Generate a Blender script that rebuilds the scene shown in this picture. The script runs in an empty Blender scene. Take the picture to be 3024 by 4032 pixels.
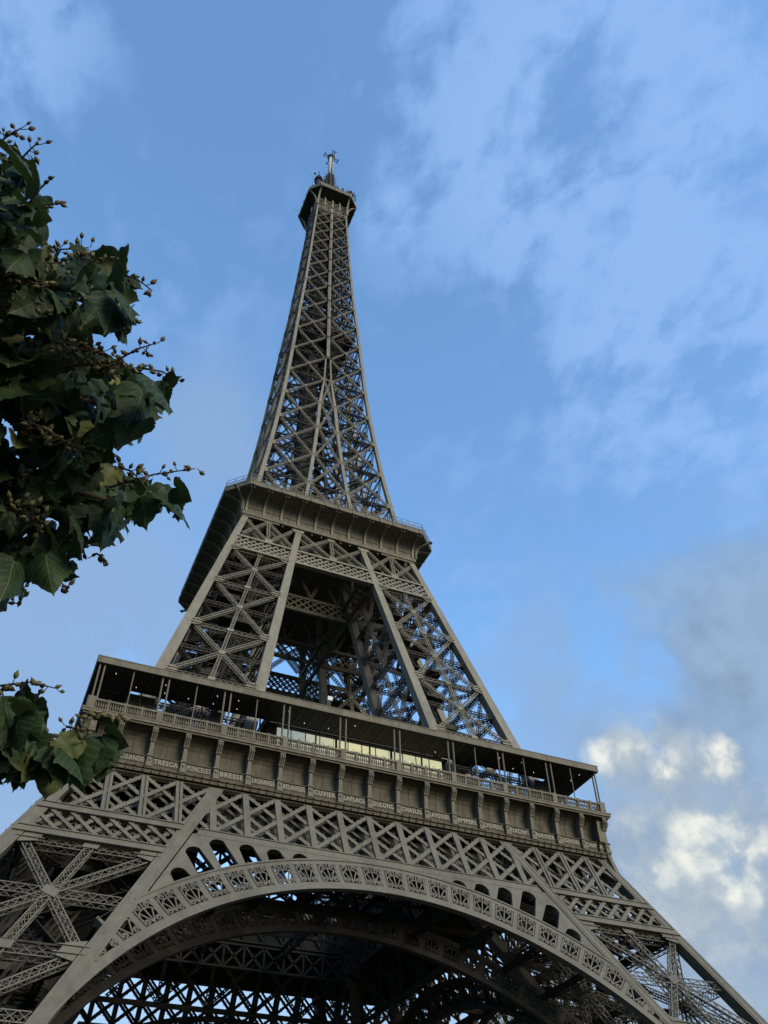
import bpy, math, random
import numpy as np
from mathutils import Matrix, Vector, Euler

random.seed(7); RNG = np.random.default_rng(7)
SC = bpy.context.scene
COL = SC.collection
R_ = math.radians

# ------------------------------------------------------------------ camera, world, sun, exposure
CAM_POS = (-38.4109, -124.6613, 3.7632)
YAW, PITCH, ROLL, FPX = -0.42776, 2.35979, -0.02062, 3371.28
cam_d = bpy.data.cameras.new('camera')
cam = bpy.data.objects.new('camera', cam_d); COL.objects.link(cam)
cam_d.sensor_fit = 'VERTICAL'; cam_d.sensor_height = 36.0
cam_d.lens = 36.0 * FPX / 4032.0
cam_d.clip_start = 0.1; cam_d.clip_end = 6000
CAM_R = Matrix.Rotation(YAW, 3, 'Z') @ Matrix.Rotation(PITCH, 3, 'X') @ Matrix.Rotation(ROLL, 3, 'Z')
cam.matrix_world = Matrix.Translation(CAM_POS) @ CAM_R.to_4x4()
SC.camera = cam

def view_dir(px, py):                    # direction through a point of the 3024 x 4032 photograph
    return (CAM_R @ Vector(((px - 1512) / FPX, -(py - 2016) / FPX, -1.0))).normalized()

SUN_AZ, SUN_EL = R_(155), R_(25)        # azimuth from +Y towards +X
SUN_DIR = Vector((math.sin(SUN_AZ) * math.cos(SUN_EL), math.cos(SUN_AZ) * math.cos(SUN_EL), math.sin(SUN_EL)))
sun_d = bpy.data.lights.new('sun', 'SUN'); sun = bpy.data.objects.new('sun', sun_d); COL.objects.link(sun)
sun_d.energy = 3.9; sun_d.angle = R_(30); sun_d.color = (1.0, 0.925, 0.745)
sun.rotation_euler = SUN_DIR.to_track_quat('Z', 'Y').to_euler(); sun.location = (60, -200, 120)

SC.view_settings.view_transform = 'Standard'; SC.view_settings.look = 'None'
SC.view_settings.exposure = 0.0; SC.view_settings.gamma = 1.0; SC.view_settings.use_curve_mapping = False

class NT:                                # small node-tree helper
    def __init__(s, tree): s.t = tree; s.n = tree.nodes; s.l = tree.links
    def node(s, typ, **kw):
        nd = s.n.new(typ)
        for k, v in kw.items(): setattr(nd, k, v)
        return nd
    def link(s, a, b): s.l.new(a, b)
    def _in(s, sock, v):
        if hasattr(v, 'is_output') or hasattr(v, 'links'): s.link(v, sock)
        else: sock.default_value = v
    def math(s, op, a, b=0.0, c=0.0, clamp=False):
        nd = s.node('ShaderNodeMath', operation=op, use_clamp=clamp)
        for i, v in enumerate((a, b, c)): s._in(nd.inputs[i], v)
        return nd.outputs[0]
    def vmath(s, op, a, b=(0, 0, 0)):
        nd = s.node('ShaderNodeVectorMath', operation=op); s._in(nd.inputs[0], a); s._in(nd.inputs[1], b)
        return nd.outputs['Value'] if op in ('DOT_PRODUCT', 'LENGTH') else nd.outputs[0]
    def mix(s, fac, a, b, blend='MIX'):
        nd = s.node('ShaderNodeMix', data_type='RGBA', blend_type=blend)
        s._in(nd.inputs[0], fac)
        for i, v in ((6, a), (7, b)):
            if isinstance(v, tuple) and len(v) == 3: v = v + (1,)
            s._in(nd.inputs[i], v)
        return nd.outputs[2]
    def smooth(s, x, lo, hi):
        nd = s.node('ShaderNodeMapRange', interpolation_type='SMOOTHSTEP', clamp=True)
        s._in(nd.inputs[0], x); nd.inputs[1].default_value = lo; nd.inputs[2].default_value = hi
        return nd.outputs[0]
    def noise(s, vec, scale, detail=4.0, rough=0.5, dist=0.0):
        nd = s.node('ShaderNodeTexNoise'); s._in(nd.inputs['Vector'], vec)
        nd.inputs['Scale'].default_value = scale; nd.inputs['Detail'].default_value = detail
        nd.inputs['Roughness'].default_value = rough; nd.inputs['Distortion'].default_value = dist
        return nd.outputs[0]

def build_world():
    w = bpy.data.worlds.new('World'); SC.world = w; w.use_nodes = True
    w.node_tree.nodes.clear(); t = NT(w.node_tree)
    sky = t.node('ShaderNodeTexSky', sky_type='NISHITA', sun_disc=False)
    sky.sun_elevation = SUN_EL; sky.sun_rotation = SUN_AZ
    sky.altitude = 50; sky.air_density = 1.0; sky.dust_density = 0.6; sky.ozone_density = 1.6
    tc = t.node('ShaderNodeTexCoord'); d = tc.outputs['Generated']
    dz = t.node('ShaderNodeSeparateXYZ'); t.link(d, dz.inputs[0]); z = dz.outputs[2]
    den = t.math('ADD', t.math('MAXIMUM', z, 0.0), 0.25)
    sc = t.node('ShaderNodeVectorMath', operation='SCALE'); t.link(d, sc.inputs[0]); t.link(t.math('DIVIDE', 1.0, den), sc.inputs['Scale'])
    p = sc.outputs[0]                                     # direction spread over a flat cloud layer
    def blob(px, py, r0, r1):                             # soft patch of sky round one direction
        v = view_dir(px, py)
        ang = t.math('ARCCOSINE', t.math('MINIMUM', t.vmath('DOT_PRODUCT', d, tuple(v)), 1.0))
        return t.smooth(ang, r1 / FPX, r0 / FPX)
    def union(*m):
        o = m[0]
        for x in m[1:]: o = t.math('MAXIMUM', o, x)
        return o
    # strength 0.1 keeps the physically bright sky inside the picture's range
    base = t.mix(1.0, sky.outputs[0], (SKY_GAIN[0], SKY_GAIN[1], SKY_GAIN[2]), 'MULTIPLY')
    n1 = t.noise(p, 2.6, 7, 0.55, 0.3); n2 = t.noise(p, 7.0, 8, 0.55, 0.2); n3 = t.noise(p, 1.1, 4, 0.5)
    puff = t.noise(d, 9.0, 9, 0.55, 0.25); puff2 = t.noise(d, 24.0, 6, 0.6, 0.1)
    # thin veil, thicker in the upper right
    mp = t.node('ShaderNodeMapping'); t.link(p, mp.inputs[0]); mp.inputs['Rotation'].default_value = (0, 0, R_(35)); mp.inputs['Scale'].default_value = (1.0, 0.74, 1.0)
    pm = mp.outputs[0]
    m2 = t.noise(pm, 11.0, 7, 0.56, 0.25); m4 = t.noise(pm, 27.0, 6, 0.58, 0.2)
    nv = t.math('ADD', t.math('ADD', t.math('MULTIPLY', n1, 0.28), t.math('MULTIPLY', m2, 0.46)), t.math('MULTIPLY', m4, 0.28))
    reg = union(blob(2350, 500, 350, 1250), t.math('MULTIPLY', blob(1900, 150, 100, 800), 0.8), t.math('MULTIPLY', blob(2750, 1350, 300, 1100), 1.0),
                t.math('MULTIPLY', blob(1560, 830, 30, 300), 0.9), t.math('MULTIPLY', blob(0, 100, 60, 620), 0.9),
                t.math('MULTIPLY', blob(2150, 1230, 20, 220), 0.8), t.math('MULTIPLY', blob(700, 1000, 50, 700), 0.45), t.math('MULTIPLY', blob(1900, 2300, 50, 900), 0.5))
    veil = t.math('MULTIPLY', t.smooth(t.math('ADD', nv, t.math('MULTIPLY', reg, 0.12)), 0.535, 0.665), t.math('ADD', t.math('MULTIPLY', reg, 0.92), 0.08))
    col = t.mix(t.math('MULTIPLY', veil, 0.9), base, CLOUD_VEIL)
    # pale low haze and clouds left and right of the tower
    low = union(blob(250, 2500, 200, 1100), t.math('MULTIPLY', blob(850, 1750, 50, 600), 0.9), t.math('MULTIPLY', blob(2250, 2700, 100, 800), 0.85), blob(0, 3100, 200, 900))
    lowm = t.math('MULTIPLY', t.smooth(t.math('ADD', t.math('ADD', t.math('MULTIPLY', n1, 0.4), t.math('MULTIPLY', puff, 0.6)), t.math('MULTIPLY', low, 0.14)), 0.46, 0.64), low)
    col = t.mix(t.math('MULTIPLY', lowm, 0.9), col, CLOUD_LOW)
    # haze towards the horizon
    col = t.mix(t.math('MULTIPLY', t.smooth(z, 0.50, 0.16), 0.92), col, HORIZON)
    # grey-blue cloud bank, right
    puff3 = t.noise(d, 55.0, 5, 0.6, 0.1)
    gr = union(blob(3050, 2650, 150, 800), blob(2700, 3000, 100, 560), blob(2850, 3800, 450, 900), blob(3050, 3250, 200, 650))
    grm = t.math('MULTIPLY', t.smooth(t.math('ADD', puff, t.math('MULTIPLY', gr, 0.34)), 0.46, 0.80), t.math('POWER', gr, 0.6))
    shade = t.smooth(t.math('ADD', t.math('MULTIPLY', puff, 0.45), t.math('MULTIPLY', puff2, 0.55)), 0.36, 0.64)
    col = t.mix(t.math('MULTIPLY', grm, 0.88), col, t.mix(shade, CLOUD_GREY, CLOUD_MID))
    # cumulus: broad shaded body, billows lit from the upper left
    lv = Vector(view_dir(2500, 2700)) - Vector(view_dir(2800, 3300)); lv = lv * (0.030 / lv.length)
    ds = t.vmath('ADD', d, tuple(lv))
    def billow(v): return t.math('ADD', t.math('MULTIPLY', t.noise(v, 10.0, 8, 0.52, 0.5), 0.6), t.math('MULTIPLY', t.noise(v, 26.0, 6, 0.55, 0.4), 0.4))
    B0, B1 = billow(d), billow(ds)
    relief = t.smooth(t.math('SUBTRACT', B0, B1), -0.07, 0.09)
    body = union(blob(2720, 3390, 120, 480), blob(2960, 3420, 120, 430), t.math('MULTIPLY', blob(2560, 3040, 40, 330), 0.85), t.math('MULTIPLY', blob(2850, 3010, 10, 210), 0.85), t.math('MULTIPLY', blob(2900, 3880, 40, 260), 0.4))
    bm = t.math('MULTIPLY', t.smooth(t.math('ADD', B0, t.math('MULTIPLY', body, 0.20)), 0.52, 0.74), t.smooth(body, 0.0, 0.7))
    col = t.mix(t.math('MULTIPLY', bm, 0.85), col, t.mix(relief, CLOUD_BODY, CLOUD_PALE))
    cum = union(t.math('MULTIPLY', blob(2370, 2985, 5, 130), 0.8), t.math('MULTIPLY', blob(2480, 2980, 5, 130), 0.75), blob(2600, 3010, 5, 120), blob(2850, 2990, 5, 140), blob(2790, 3330, 20, 240), blob(2960, 3370, 10, 190), blob(2870, 3480, 5, 130), blob(2995, 3470, 10, 150), t.math('MULTIPLY', blob(2610, 3430, 5, 130), 0.7))
    cf = t.math('ADD', t.math('ADD', t.math('MULTIPLY', B0, 0.75), t.math('MULTIPLY', puff3, 0.25)), t.math('MULTIPLY', cum, 0.20))
    cumm = t.math('MULTIPLY', t.math('MULTIPLY', t.smooth(cf, 0.54, 0.76), t.smooth(cum, 0.0, 0.8)), t.math('ADD', t.math('MULTIPLY', relief, 0.75), 0.25))
    col = t.mix(t.math('MULTIPLY', cumm, 0.95), col, CLOUD_SUN)
    # sunset-lit cloud bank behind the photographer, the light the glass and the front face see
    back = t.math('MULTIPLY', t.smooth(t.vmath('DOT_PRODUCT', d, tuple(Vector((0.42, -0.80, 0.40)).normalized())), 0.84, 0.99),
                  t.smooth(n3, 0.25, 0.6))
    col = t.mix(back, col, CLOUD_BACK)
    bg = t.node('ShaderNodeBackground'); t.link(col, bg.inputs[0]); bg.inputs[1].default_value = 0.10
    out = t.node('ShaderNodeOutputWorld'); t.link(bg.outputs[0], out.inputs[0])

SKY_GAIN = (2.66, 3.38, 3.72)
CLOUD_VEIL = (2.95, 5.1, 9.0)             # radiances, brought down by the 0.1 background strength
CLOUD_LOW = (2.75, 4.35, 6.9)
CLOUD_GREY = (2.5, 3.4, 4.7)
CLOUD_MID = (3.3, 4.5, 6.1)
CLOUD_BODY = (3.9, 4.8, 5.7)
CLOUD_PALE = (5.2, 5.9, 6.4)
HORIZON = (3.7, 4.8, 6.3)
CLOUD_SUN = (9.2, 9.3, 8.5)
CLOUD_BACK = (9.0, 8.6, 5.6)
build_world()

# ------------------------------------------------------------------ materials
def material(name, base, rough=0.5, metallic=0.0, spec=0.3, noise=None, bump=None, grime=False):
    m = bpy.data.materials.new(name); m.use_nodes = True; t = NT(m.node_tree)
    b = m.node_tree.nodes['Principled BSDF']
    b.inputs['Roughness'].default_value = rough; b.inputs['Metallic'].default_value = metallic
    b.inputs['Specular IOR Level'].default_value = spec
    b.inputs['Base Color'].default_value = (*base, 1)
    if noise:                              # (second colour, scale, low, high, stretch z)
        c2, scale, lo, hi, st = noise
        tc = t.node('ShaderNodeTexCoord')
        mp = t.node('ShaderNodeMapping'); t.link(tc.outputs['Object'], mp.inputs[0]); mp.inputs['Scale'].default_value = (1, 1, st)
        n = t.noise(mp.outputs[0], scale, 6, 0.6, 0.2)
        c = t.mix(t.smooth(n, lo, hi), base, c2)
        if grime:                          # streaks of dirt and patches of fresher paint
            mp2 = t.node('ShaderNodeMapping'); t.link(tc.outputs['Object'], mp2.inputs[0]); mp2.inputs['Scale'].default_value = (1, 1, 0.18)
            n2 = t.noise(mp2.outputs[0], 2.6, 5, 0.65, 0.4); n3 = t.noise(tc.outputs['Object'], 0.9, 3, 0.5)
            c = t.mix(t.math('MULTIPLY', t.smooth(n2, 0.52, 0.72), 0.55), c, tuple(x * 0.55 for x in base))
            c = t.mix(t.math('MULTIPLY', t.smooth(n3, 0.56, 0.62), 0.30), c, tuple(min(1, x * k) for x, k in zip(base, (1.35, 1.28, 1.15))))
        t.link(c, b.inputs['Base Color'])
    if bump:
        tc = t.node('ShaderNodeTexCoord'); n = t.noise(tc.outputs['Object'], bump[0], 5, 0.6)
        bp = t.node('ShaderNodeBump'); bp.inputs['Strength'].default_value = bump[1]; bp.inputs['Distance'].default_value = bump[2]
        t.link(n, bp.inputs['Height']); t.link(bp.outputs[0], b.inputs['Normal'])
    return m

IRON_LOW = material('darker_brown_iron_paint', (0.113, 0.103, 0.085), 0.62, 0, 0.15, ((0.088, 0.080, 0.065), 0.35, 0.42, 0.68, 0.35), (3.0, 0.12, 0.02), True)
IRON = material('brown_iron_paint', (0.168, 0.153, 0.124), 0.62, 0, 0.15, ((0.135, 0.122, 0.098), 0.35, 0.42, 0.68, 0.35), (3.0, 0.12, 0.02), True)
IRON2 = material('brown_iron_paint_weathered', (0.116, 0.103, 0.080), 0.65, 0, 0.15, ((0.086, 0.076, 0.058), 1.1, 0.40, 0.66, 0.25), (6.0, 0.15, 0.02), True)
GOLD = material('pale_letter_paint', (0.17, 0.155, 0.115), 0.5)
IRON4 = material('dark_panel_iron', (0.072, 0.062, 0.044), 0.65, 0, 0.15, ((0.048, 0.041, 0.029), 1.3, 0.38, 0.66, 0.3), (6.0, 0.15, 0.02), True)  # darker tone for the frieze name panels
IRON3 = material('inner_shade_and_dark_mast_iron', (0.045, 0.041, 0.035), 0.7, 0, 0.12, ((0.034, 0.031, 0.027), 0.8, 0.4, 0.65, 0.5))  # interior shade put into the iron colour; also the dark mast and roof equipment
DARK = material('dark_sheet', (0.035, 0.035, 0.035), 0.8, 0, 0.1, ((0.05, 0.048, 0.045), 2.0, 0.4, 0.6, 0.2))
GREY = material('grey_metal', (0.30, 0.30, 0.30), 0.5, 0.2)
STEEL = material('blue_grey_steel', (0.09, 0.11, 0.15), 0.5, 0.1)
WHITE = material('white_radome', (0.55, 0.54, 0.50), 0.45)
STONE = material('pale_stone', (0.36, 0.33, 0.28), 0.85, 0, 0.2, ((0.28, 0.26, 0.22), 1.5, 0.4, 0.6, 1))
BLUE = material('blue_canvas', (0.04, 0.10, 0.30), 0.7)
RED = material('dark_red_paint', (0.10, 0.03, 0.025), 0.6)
def lit_pane(name, col, strength):       # glazing of a lit room
    m = material(name, (0.25, 0.25, 0.2), 0.08); b = m.node_tree.nodes['Principled BSDF']; t = NT(m.node_tree)
    tc = t.node('ShaderNodeTexCoord'); n = t.noise(tc.outputs['Object'], 0.35, 3, 0.5)      # the room behind is lit unevenly
    t.link(t.mix(t.smooth(n, 0.35, 0.7), (*col, 1), tuple(x * k for x, k in zip(col, (0.78, 0.86, 0.95)))), b.inputs['Emission Color']); b.inputs['Emission Strength'].default_value = strength; return m
PANE_WARM = lit_pane('lit_window_warm', (1.0, 0.95, 0.56), 0.66); PANE_COOL = lit_pane('lit_window_sky_reflection', (0.85, 0.95, 0.86), 0.40); PANE_MID = lit_pane('lit_window_pale', (0.95, 0.95, 0.68), 0.54)  # cool and pale panes carry a sky reflection in their glow colour
def clear_glass():
    m = bpy.data.materials.new('clear_glass'); m.use_nodes = True; t = NT(m.node_tree); t.n.clear()
    tr = t.node('ShaderNodeBsdfTransparent'); tr.inputs[0].default_value = (0.86, 0.90, 0.92, 1)
    gl = t.node('ShaderNodeBsdfGlossy'); gl.inputs['Roughness'].default_value = 0.05
    mx = t.node('ShaderNodeMixShader'); mx.inputs[0].default_value = 0.12
    t.link(tr.outputs[0], mx.inputs[1]); t.link(gl.outputs[0], mx.inputs[2])
    o = t.node('ShaderNodeOutputMaterial'); t.link(mx.outputs[0], o.inputs[0]); return m
CLEAR = clear_glass()
def lamp_material():
    m = bpy.data.materials.new('lit_lamp'); m.use_nodes = True; b = m.node_tree.nodes['Principled BSDF']
    b.inputs['Emission Color'].default_value = (1.0, 0.93, 0.80, 1); b.inputs['Emission Strength'].default_value = 1.6
    return m
LAMP = lamp_material()

# ------------------------------------------------------------------ mesh helpers
def V(*a): return np.array(a, float)
def unit(v):
    v = np.asarray(v, float); return v / np.linalg.norm(v)

class MB:
    """Collects solid bars, boxes, strips and tubes; build() links them as ONE mesh object."""
    def __init__(s): s.vs = []; s.fs = []; s.n = 0; s.mi = []; s.cur = 0; s.uv = []
    def add(s, verts, faces):
        verts = np.asarray(verts, float).reshape(-1, 3)
        for f in faces: s.fs.append(tuple(int(i) + s.n for i in f)); s.mi.append(s.cur)
        s.vs.append(verts); s.n += len(verts)
    HEX = [(0, 1, 2, 3), (7, 6, 5, 4), (0, 4, 5, 1), (1, 5, 6, 2), (2, 6, 7, 3), (3, 7, 4, 0)]
    def hexa(s, p): s.add(p, MB.HEX)
    def box(s, c0, c1):
        x0, y0, z0 = c0; x1, y1, z1 = c1
        s.hexa([(x0, y0, z0), (x0, y1, z0), (x1, y1, z0), (x1, y0, z0), (x0, y0, z1), (x0, y1, z1), (x1, y1, z1), (x1, y0, z1)])
    def bar(s, p0, p1, w, d, n):
        p0 = np.asarray(p0, float); p1 = np.asarray(p1, float)
        t = p1 - p0; L = np.linalg.norm(t)
        if L < 1e-6: return
        t = t / L; u = np.cross(n, t); lu = np.linalg.norm(u)
        if lu < 1e-6: u = np.cross((0.3, 0.9, 0.2), t); lu = np.linalg.norm(u)
        u = u / lu; m = np.cross(t, u)
        a = u * w / 2; b = m * d / 2
        s.hexa([p0 - a - b, p0 - a + b, p0 + a + b, p0 + a - b, p1 - a - b, p1 - a + b, p1 + a + b, p1 + a - b])
    def truss(s, p0, p1, w, d, n, ch=0.14, lc=0.07, step=None, side=True):
        """Box-lattice member: four chords, crossed lacing on the two broad faces, single lacing on the sides."""
        p0 = np.asarray(p0, float); p1 = np.asarray(p1, float); n = unit(n)
        t = unit(p1 - p0); u = unit(np.cross(n, t)); n = unit(np.cross(t, u)); L = np.linalg.norm(p1 - p0)
        for a in (-1, 1):
            for b in (-1, 1):
                o = u * a * (w - ch) / 2 + n * b * (d - ch) / 2
                s.bar(p0 + o, p1 + o, ch, ch, n)
        k = max(1, int(round(L / (step or w))))
        for b in (-1, 1):
            o = n * b * (d - lc) / 2
            for i in range(k):
                a0 = p0 + t * L * i / k + o; a1 = p0 + t * L * (i + 1) / k + o; h = u * (w - ch) / 2
                s.bar(a0 - h, a1 + h, lc, lc * 0.8, n); s.bar(a0 + h + n * 0.02, a1 - h + n * 0.02, lc, lc * 0.8, n)
        if side:
            for a in (-1, 1):
                o = u * a * (w - lc) / 2
                for i in range(k):
                    q = 1 if i % 2 else -1; h = n * q * (d - ch) / 2
                    s.bar(p0 + t * L * i / k + o - h, p0 + t * L * (i + 1) / k + o + h, lc, lc * 0.8, u)
    def strip(s, pts, w, d, n, closed=False):
        """A flat bent bar along a polyline, n the outward normal."""
        pts = [np.asarray(q, float) for q in pts]; m = len(pts); n = unit(n); rows = []
        for i, q in enumerate(pts):
            a = pts[i - 1] if i else (pts[-2] if closed else q); b = pts[i + 1] if i + 1 < m else (pts[1] if closed else q)
            t = unit(b - a); u = unit(np.cross(n, t))
            rows += [q - u * w / 2, q - u * w / 2 + n * d, q + u * w / 2 + n * d, q + u * w / 2]
        f = []
        for i in range(m - 1):
            for j in range(4):
                a, b = i * 4 + j, i * 4 + (j + 1) % 4; f.append((a, b, b + 4, a + 4))
        if not closed: f += [(3, 2, 1, 0), tuple((m - 1) * 4 + j for j in range(4))]
        s.add(rows, f)
    def plate(s, poly, n, d):
        """A polygon given thickness d along n."""
        poly = np.asarray(poly, float); k = len(poly); n = unit(n)
        f = [tuple(range(k))[::-1], tuple(range(k, 2 * k))] + [(i, (i + 1) % k, k + (i + 1) % k, k + i) for i in range(k)]
        s.add(np.vstack([poly, poly + n * d]), f)
    def lathe(s, c, prof, seg=10, axis=(0, 0, 1)):
        ax = unit(axis); u = unit(np.cross(ax, (0.31, 0.87, 0.37))); v = np.cross(ax, u); rows = []
        for r, h in prof:
            for i in range(seg):
                a = 2 * math.pi * i / seg; rows.append(np.asarray(c) + ax * h + (u * math.cos(a) + v * math.sin(a)) * r)
        f = []
        for j in range(len(prof) - 1):
            for i in range(seg):
                a = j * seg + i; b = j * seg + (i + 1) % seg; f.append((a, b, b + seg, a + seg))
        f += [tuple(range(seg))[::-1], tuple((len(prof) - 1) * seg + i for i in range(seg))]
        s.add(rows, f)
    def tube(s, pts, radii, seg=6):
        pts = [np.asarray(q, float) for q in pts]; m = len(pts)
        if not hasattr(radii, '__len__'): radii = [radii] * m
        rows = []
        for i, q in enumerate(pts):
            t = unit(pts[min(i + 1, m - 1)] - pts[max(i - 1, 0)]); u = np.cross(t, (0.21, 0.33, 0.92)); u = unit(u); v = np.cross(t, u)
            for j in range(seg):
                a = 2 * math.pi * j / seg; rows.append(q + (u * math.cos(a) + v * math.sin(a)) * radii[i])
        f = []
        for i in range(m - 1):
            for j in range(seg):
                a = i * seg + j; b = i * seg + (j + 1) % seg; f.append((a, b, b + seg, a + seg))
        f += [tuple(range(seg))[::-1], tuple((m - 1) * seg + i for i in range(seg))]
        s.add(rows, f)
    def mesh(s, name, mats, smooth=False):
        me = bpy.data.meshes.new(name)
        me.from_pydata(np.vstack(s.vs).tolist() if s.vs else [], [], s.fs)
        if not isinstance(mats, (list, tuple)): mats = [mats]
        for m in mats: me.materials.append(m)
        if len(mats) > 1: me.polygons.foreach_set('material_index', s.mi)
        if smooth: me.polygons.foreach_set('use_smooth', [True] * len(me.polygons))
        me.update(); return me
    def build(s, name, mats, parent=None, smooth=False): return link(name, s.mesh(name, mats, smooth), parent)

def link(name, mesh, parent=None):
    o = bpy.data.objects.new(name, mesh); COL.objects.link(o)
    if parent: o.parent = parent
    return o
def tag(o, label=None, cat=None, group=None, kind=None):
    for k, v in (('label', label), ('category', cat), ('group', group), ('kind', kind)):
        if v: o[k] = v
    return o
def quarter_copies(o, ks=(1, 2, 3)):
    """The same part on the other three sides of the tower: the part and its sub-parts turned about the tower's axis."""
    out = [o]
    for k in ks:
        c = o.copy(); COL.objects.link(c); c.parent = o.parent
        c.rotation_euler = (0, 0, o.rotation_euler[2] + k * math.pi / 2); out.append(c)
        for ch in list(o.children):
            g = ch.copy(); COL.objects.link(g); g.parent = c
    return out

GROUND = 2.0
# ------------------------------------------------------------------ ground
def build_ground():
    m = material('ground_grass_and_gravel', (0.035, 0.05, 0.02), 0.95, 0, 0.1, ((0.07, 0.065, 0.05), 0.03, 0.48, 0.55, 1), (4.0, 0.5, 0.05))
    b = MB(); n = 24; S = 2600.0; g = np.linspace(-1, 1, n + 1); g = np.sign(g) * np.abs(g) ** 2.2 * S
    v = [(x, y, GROUND) for y in g for x in g]
    f = [(j * (n + 1) + i, j * (n + 1) + i + 1, (j + 1) * (n + 1) + i + 1, (j + 1) * (n + 1) + i) for j in range(n) for i in range(n)]
    b.add(v, f); tag(b.build('ground', m), kind='structure')
    b = MB(); b.box((-75, -75, GROUND - 0.3), (75, 75, GROUND + 0.004))
    tag(b.build('esplanade', material('dark_gravel', (0.07, 0.065, 0.055), 0.95, 0, 0.1, ((0.05, 0.045, 0.04), 0.8, 0.4, 0.6, 1))), kind='structure')
build_ground()

# ------------------------------------------------------------------ tower profile (half widths by height)
def w_low(z): return 37.1 + (44.77 - z) * 0.479          # outer edge of the lower piers
def i_low(z): return 17.88 + (50.95 - z) * 0.507         # their inner edge
def w_mid(z): return 27.65 + (69.15 - z) * 0.2545
def i_mid(z): return 12.45 + (69.3 - z) * 0.161
UPZ = [108, 117, 124, 138, 149, 159, 169, 179, 189, 199, 208.4, 217, 225.5, 233, 240, 246.6, 253, 259.3, 265, 268, 276]
UPW = [17.8, 15.6, 14.6, 12.85, 11.75, 10.8, 10.05, 9.45, 8.9, 8.35, 7.75, 7.2, 6.85, 6.5, 6.2, 5.95, 5.7, 5.4, 5.2, 5.12, 5.0]
def w_up(z): return float(np.interp(z, UPZ, UPW))
def i_up(z): return float(np.interp(z, [112, 124, 145, 161.5, 170.5, 180], [5.7, 4.15, 2.2, 1.35, 0.62, 0.40]))
TILT = math.sqrt(1 + 0.479 ** 2)

tower = bpy.data.objects.new('iron_tower', None); COL.objects.link(tower); tower.location = (0, 0, 0)
tag(tower, 'tall brown wrought iron lattice tower on four arched piers with three galleries and a mast', 'tower')

def rafter(mb, ex, ey, w, levels, flanges=None):
    """Square box girder whose outer corner follows (ex(z), ey(z)); w > 0 grows towards the axis."""
    rows = []
    for z in levels:
        x, y = ex(z), ey(z); sx, sy = w(z)
        rows += [(x, y, z), (x + sx, y, z), (x + sx, y + sy, z), (x, y + sy, z)]
    f = []
    for i in range(len(levels) - 1):
        for j in range(4):
            a, b = i * 4 + j, i * 4 + (j + 1) % 4; f.append((a, b, b + 4, a + 4))
    f += [(3, 2, 1, 0), tuple((len(levels) - 1) * 4 + j for j in range(4))]
    mb.add(rows, f)

def face_xpanels(mb, EA, EB, zs, n, tw, td, mid_vert=True, hz=None, ch=0.16, lc=0.075, gus=1.5, step=None, inset=0.25, mid_hz=False):
    """Crossed lattice members between two edges of a pier face."""
    n = unit(n); off = -n * (inset + td / 2)
    for z0, z1 in zip(zs[:-1], zs[1:]):
        A0, A1, B0, B1 = EA(z0), EA(z1), EB(z0), EB(z1)
        mb.truss(A0 + off, B1 + off, tw, td, n, ch, lc, step)
        mb.truss(A1 + off - n * 0.05, B0 + off - n * 0.05, tw, td, n, ch, lc, step)
        d1 = B1 - A0; d2 = B0 - A1                       # crossing point
        k = np.linalg.norm(A1 - A0) ; wa, wb = np.linalg.norm(B0 - A0), np.linalg.norm(B1 - A1)
        C_ = A0 + d1 * wa / (wa + wb)
        t = unit(A1 - A0 + B1 - B0); u = unit(np.cross(n, t))
        g = tw * 0.85
        mb.plate([C_ - u * g - t * g * .7, C_ + u * g - t * g * .7, C_ + u * g + t * g * .7, C_ - u * g + t * g * .7] - n * inset, n, 0.05)
        if mid_vert:
            mb.truss((A0 + B0) / 2 + off * 1.1, C_ + off * 1.1, tw, td, n, ch, lc, step)
            mb.truss(C_ + off * 1.1, (A1 + B1) / 2 + off * 1.1, tw, td, n, ch, lc, step)
        if mid_hz:
            zc = C_[2]; mb.truss(EA(zc) + off * 1.2, EB(zc) + off * 1.2, tw * 1.3, td, n, ch * .8, lc, step)
    for z in zs:
        A, B = EA(z), EB(z); t = unit(EA(z + 1) - A); u = unit(B - A)
        if hz:
            mb.truss(A + off * 1.5, B + off * 1.5, hz, td * 1.2, n, ch * 0.8, lc, hz)
            if mid_vert:
                M = (A + B) / 2; g = tw * 0.9
                mb.plate([M - u * g - t * g * .6, M + u * g - t * g * .6, M + u * g + t * g * .6, M - u * g + t * g * .6] - n * inset, n, 0.05)
        for P, s in ((A, 1), (B, -1)):                    # gusset plates with slanted end flanges
            q = P + u * s * 0.1
            tt = unit((EA if s > 0 else EB)(z + 1) - P)
            mb.plate([q - tt * gus * 0.55, q + u * s * gus * 0.75 - tt * gus * 0.34, q + u * s * gus * 0.75 + tt * gus * 0.34, q + tt * gus * 0.55] - n * 0.10, n, 0.06)
            for e in (-0.2, 0.2):
                mb.bar(q - u * s * gus * 0.25 + tt * gus * e + n * 0.02, q + u * s * gus * 0.95 + tt * gus * e + n * 0.02, 0.10, 0.16, n)

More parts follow.
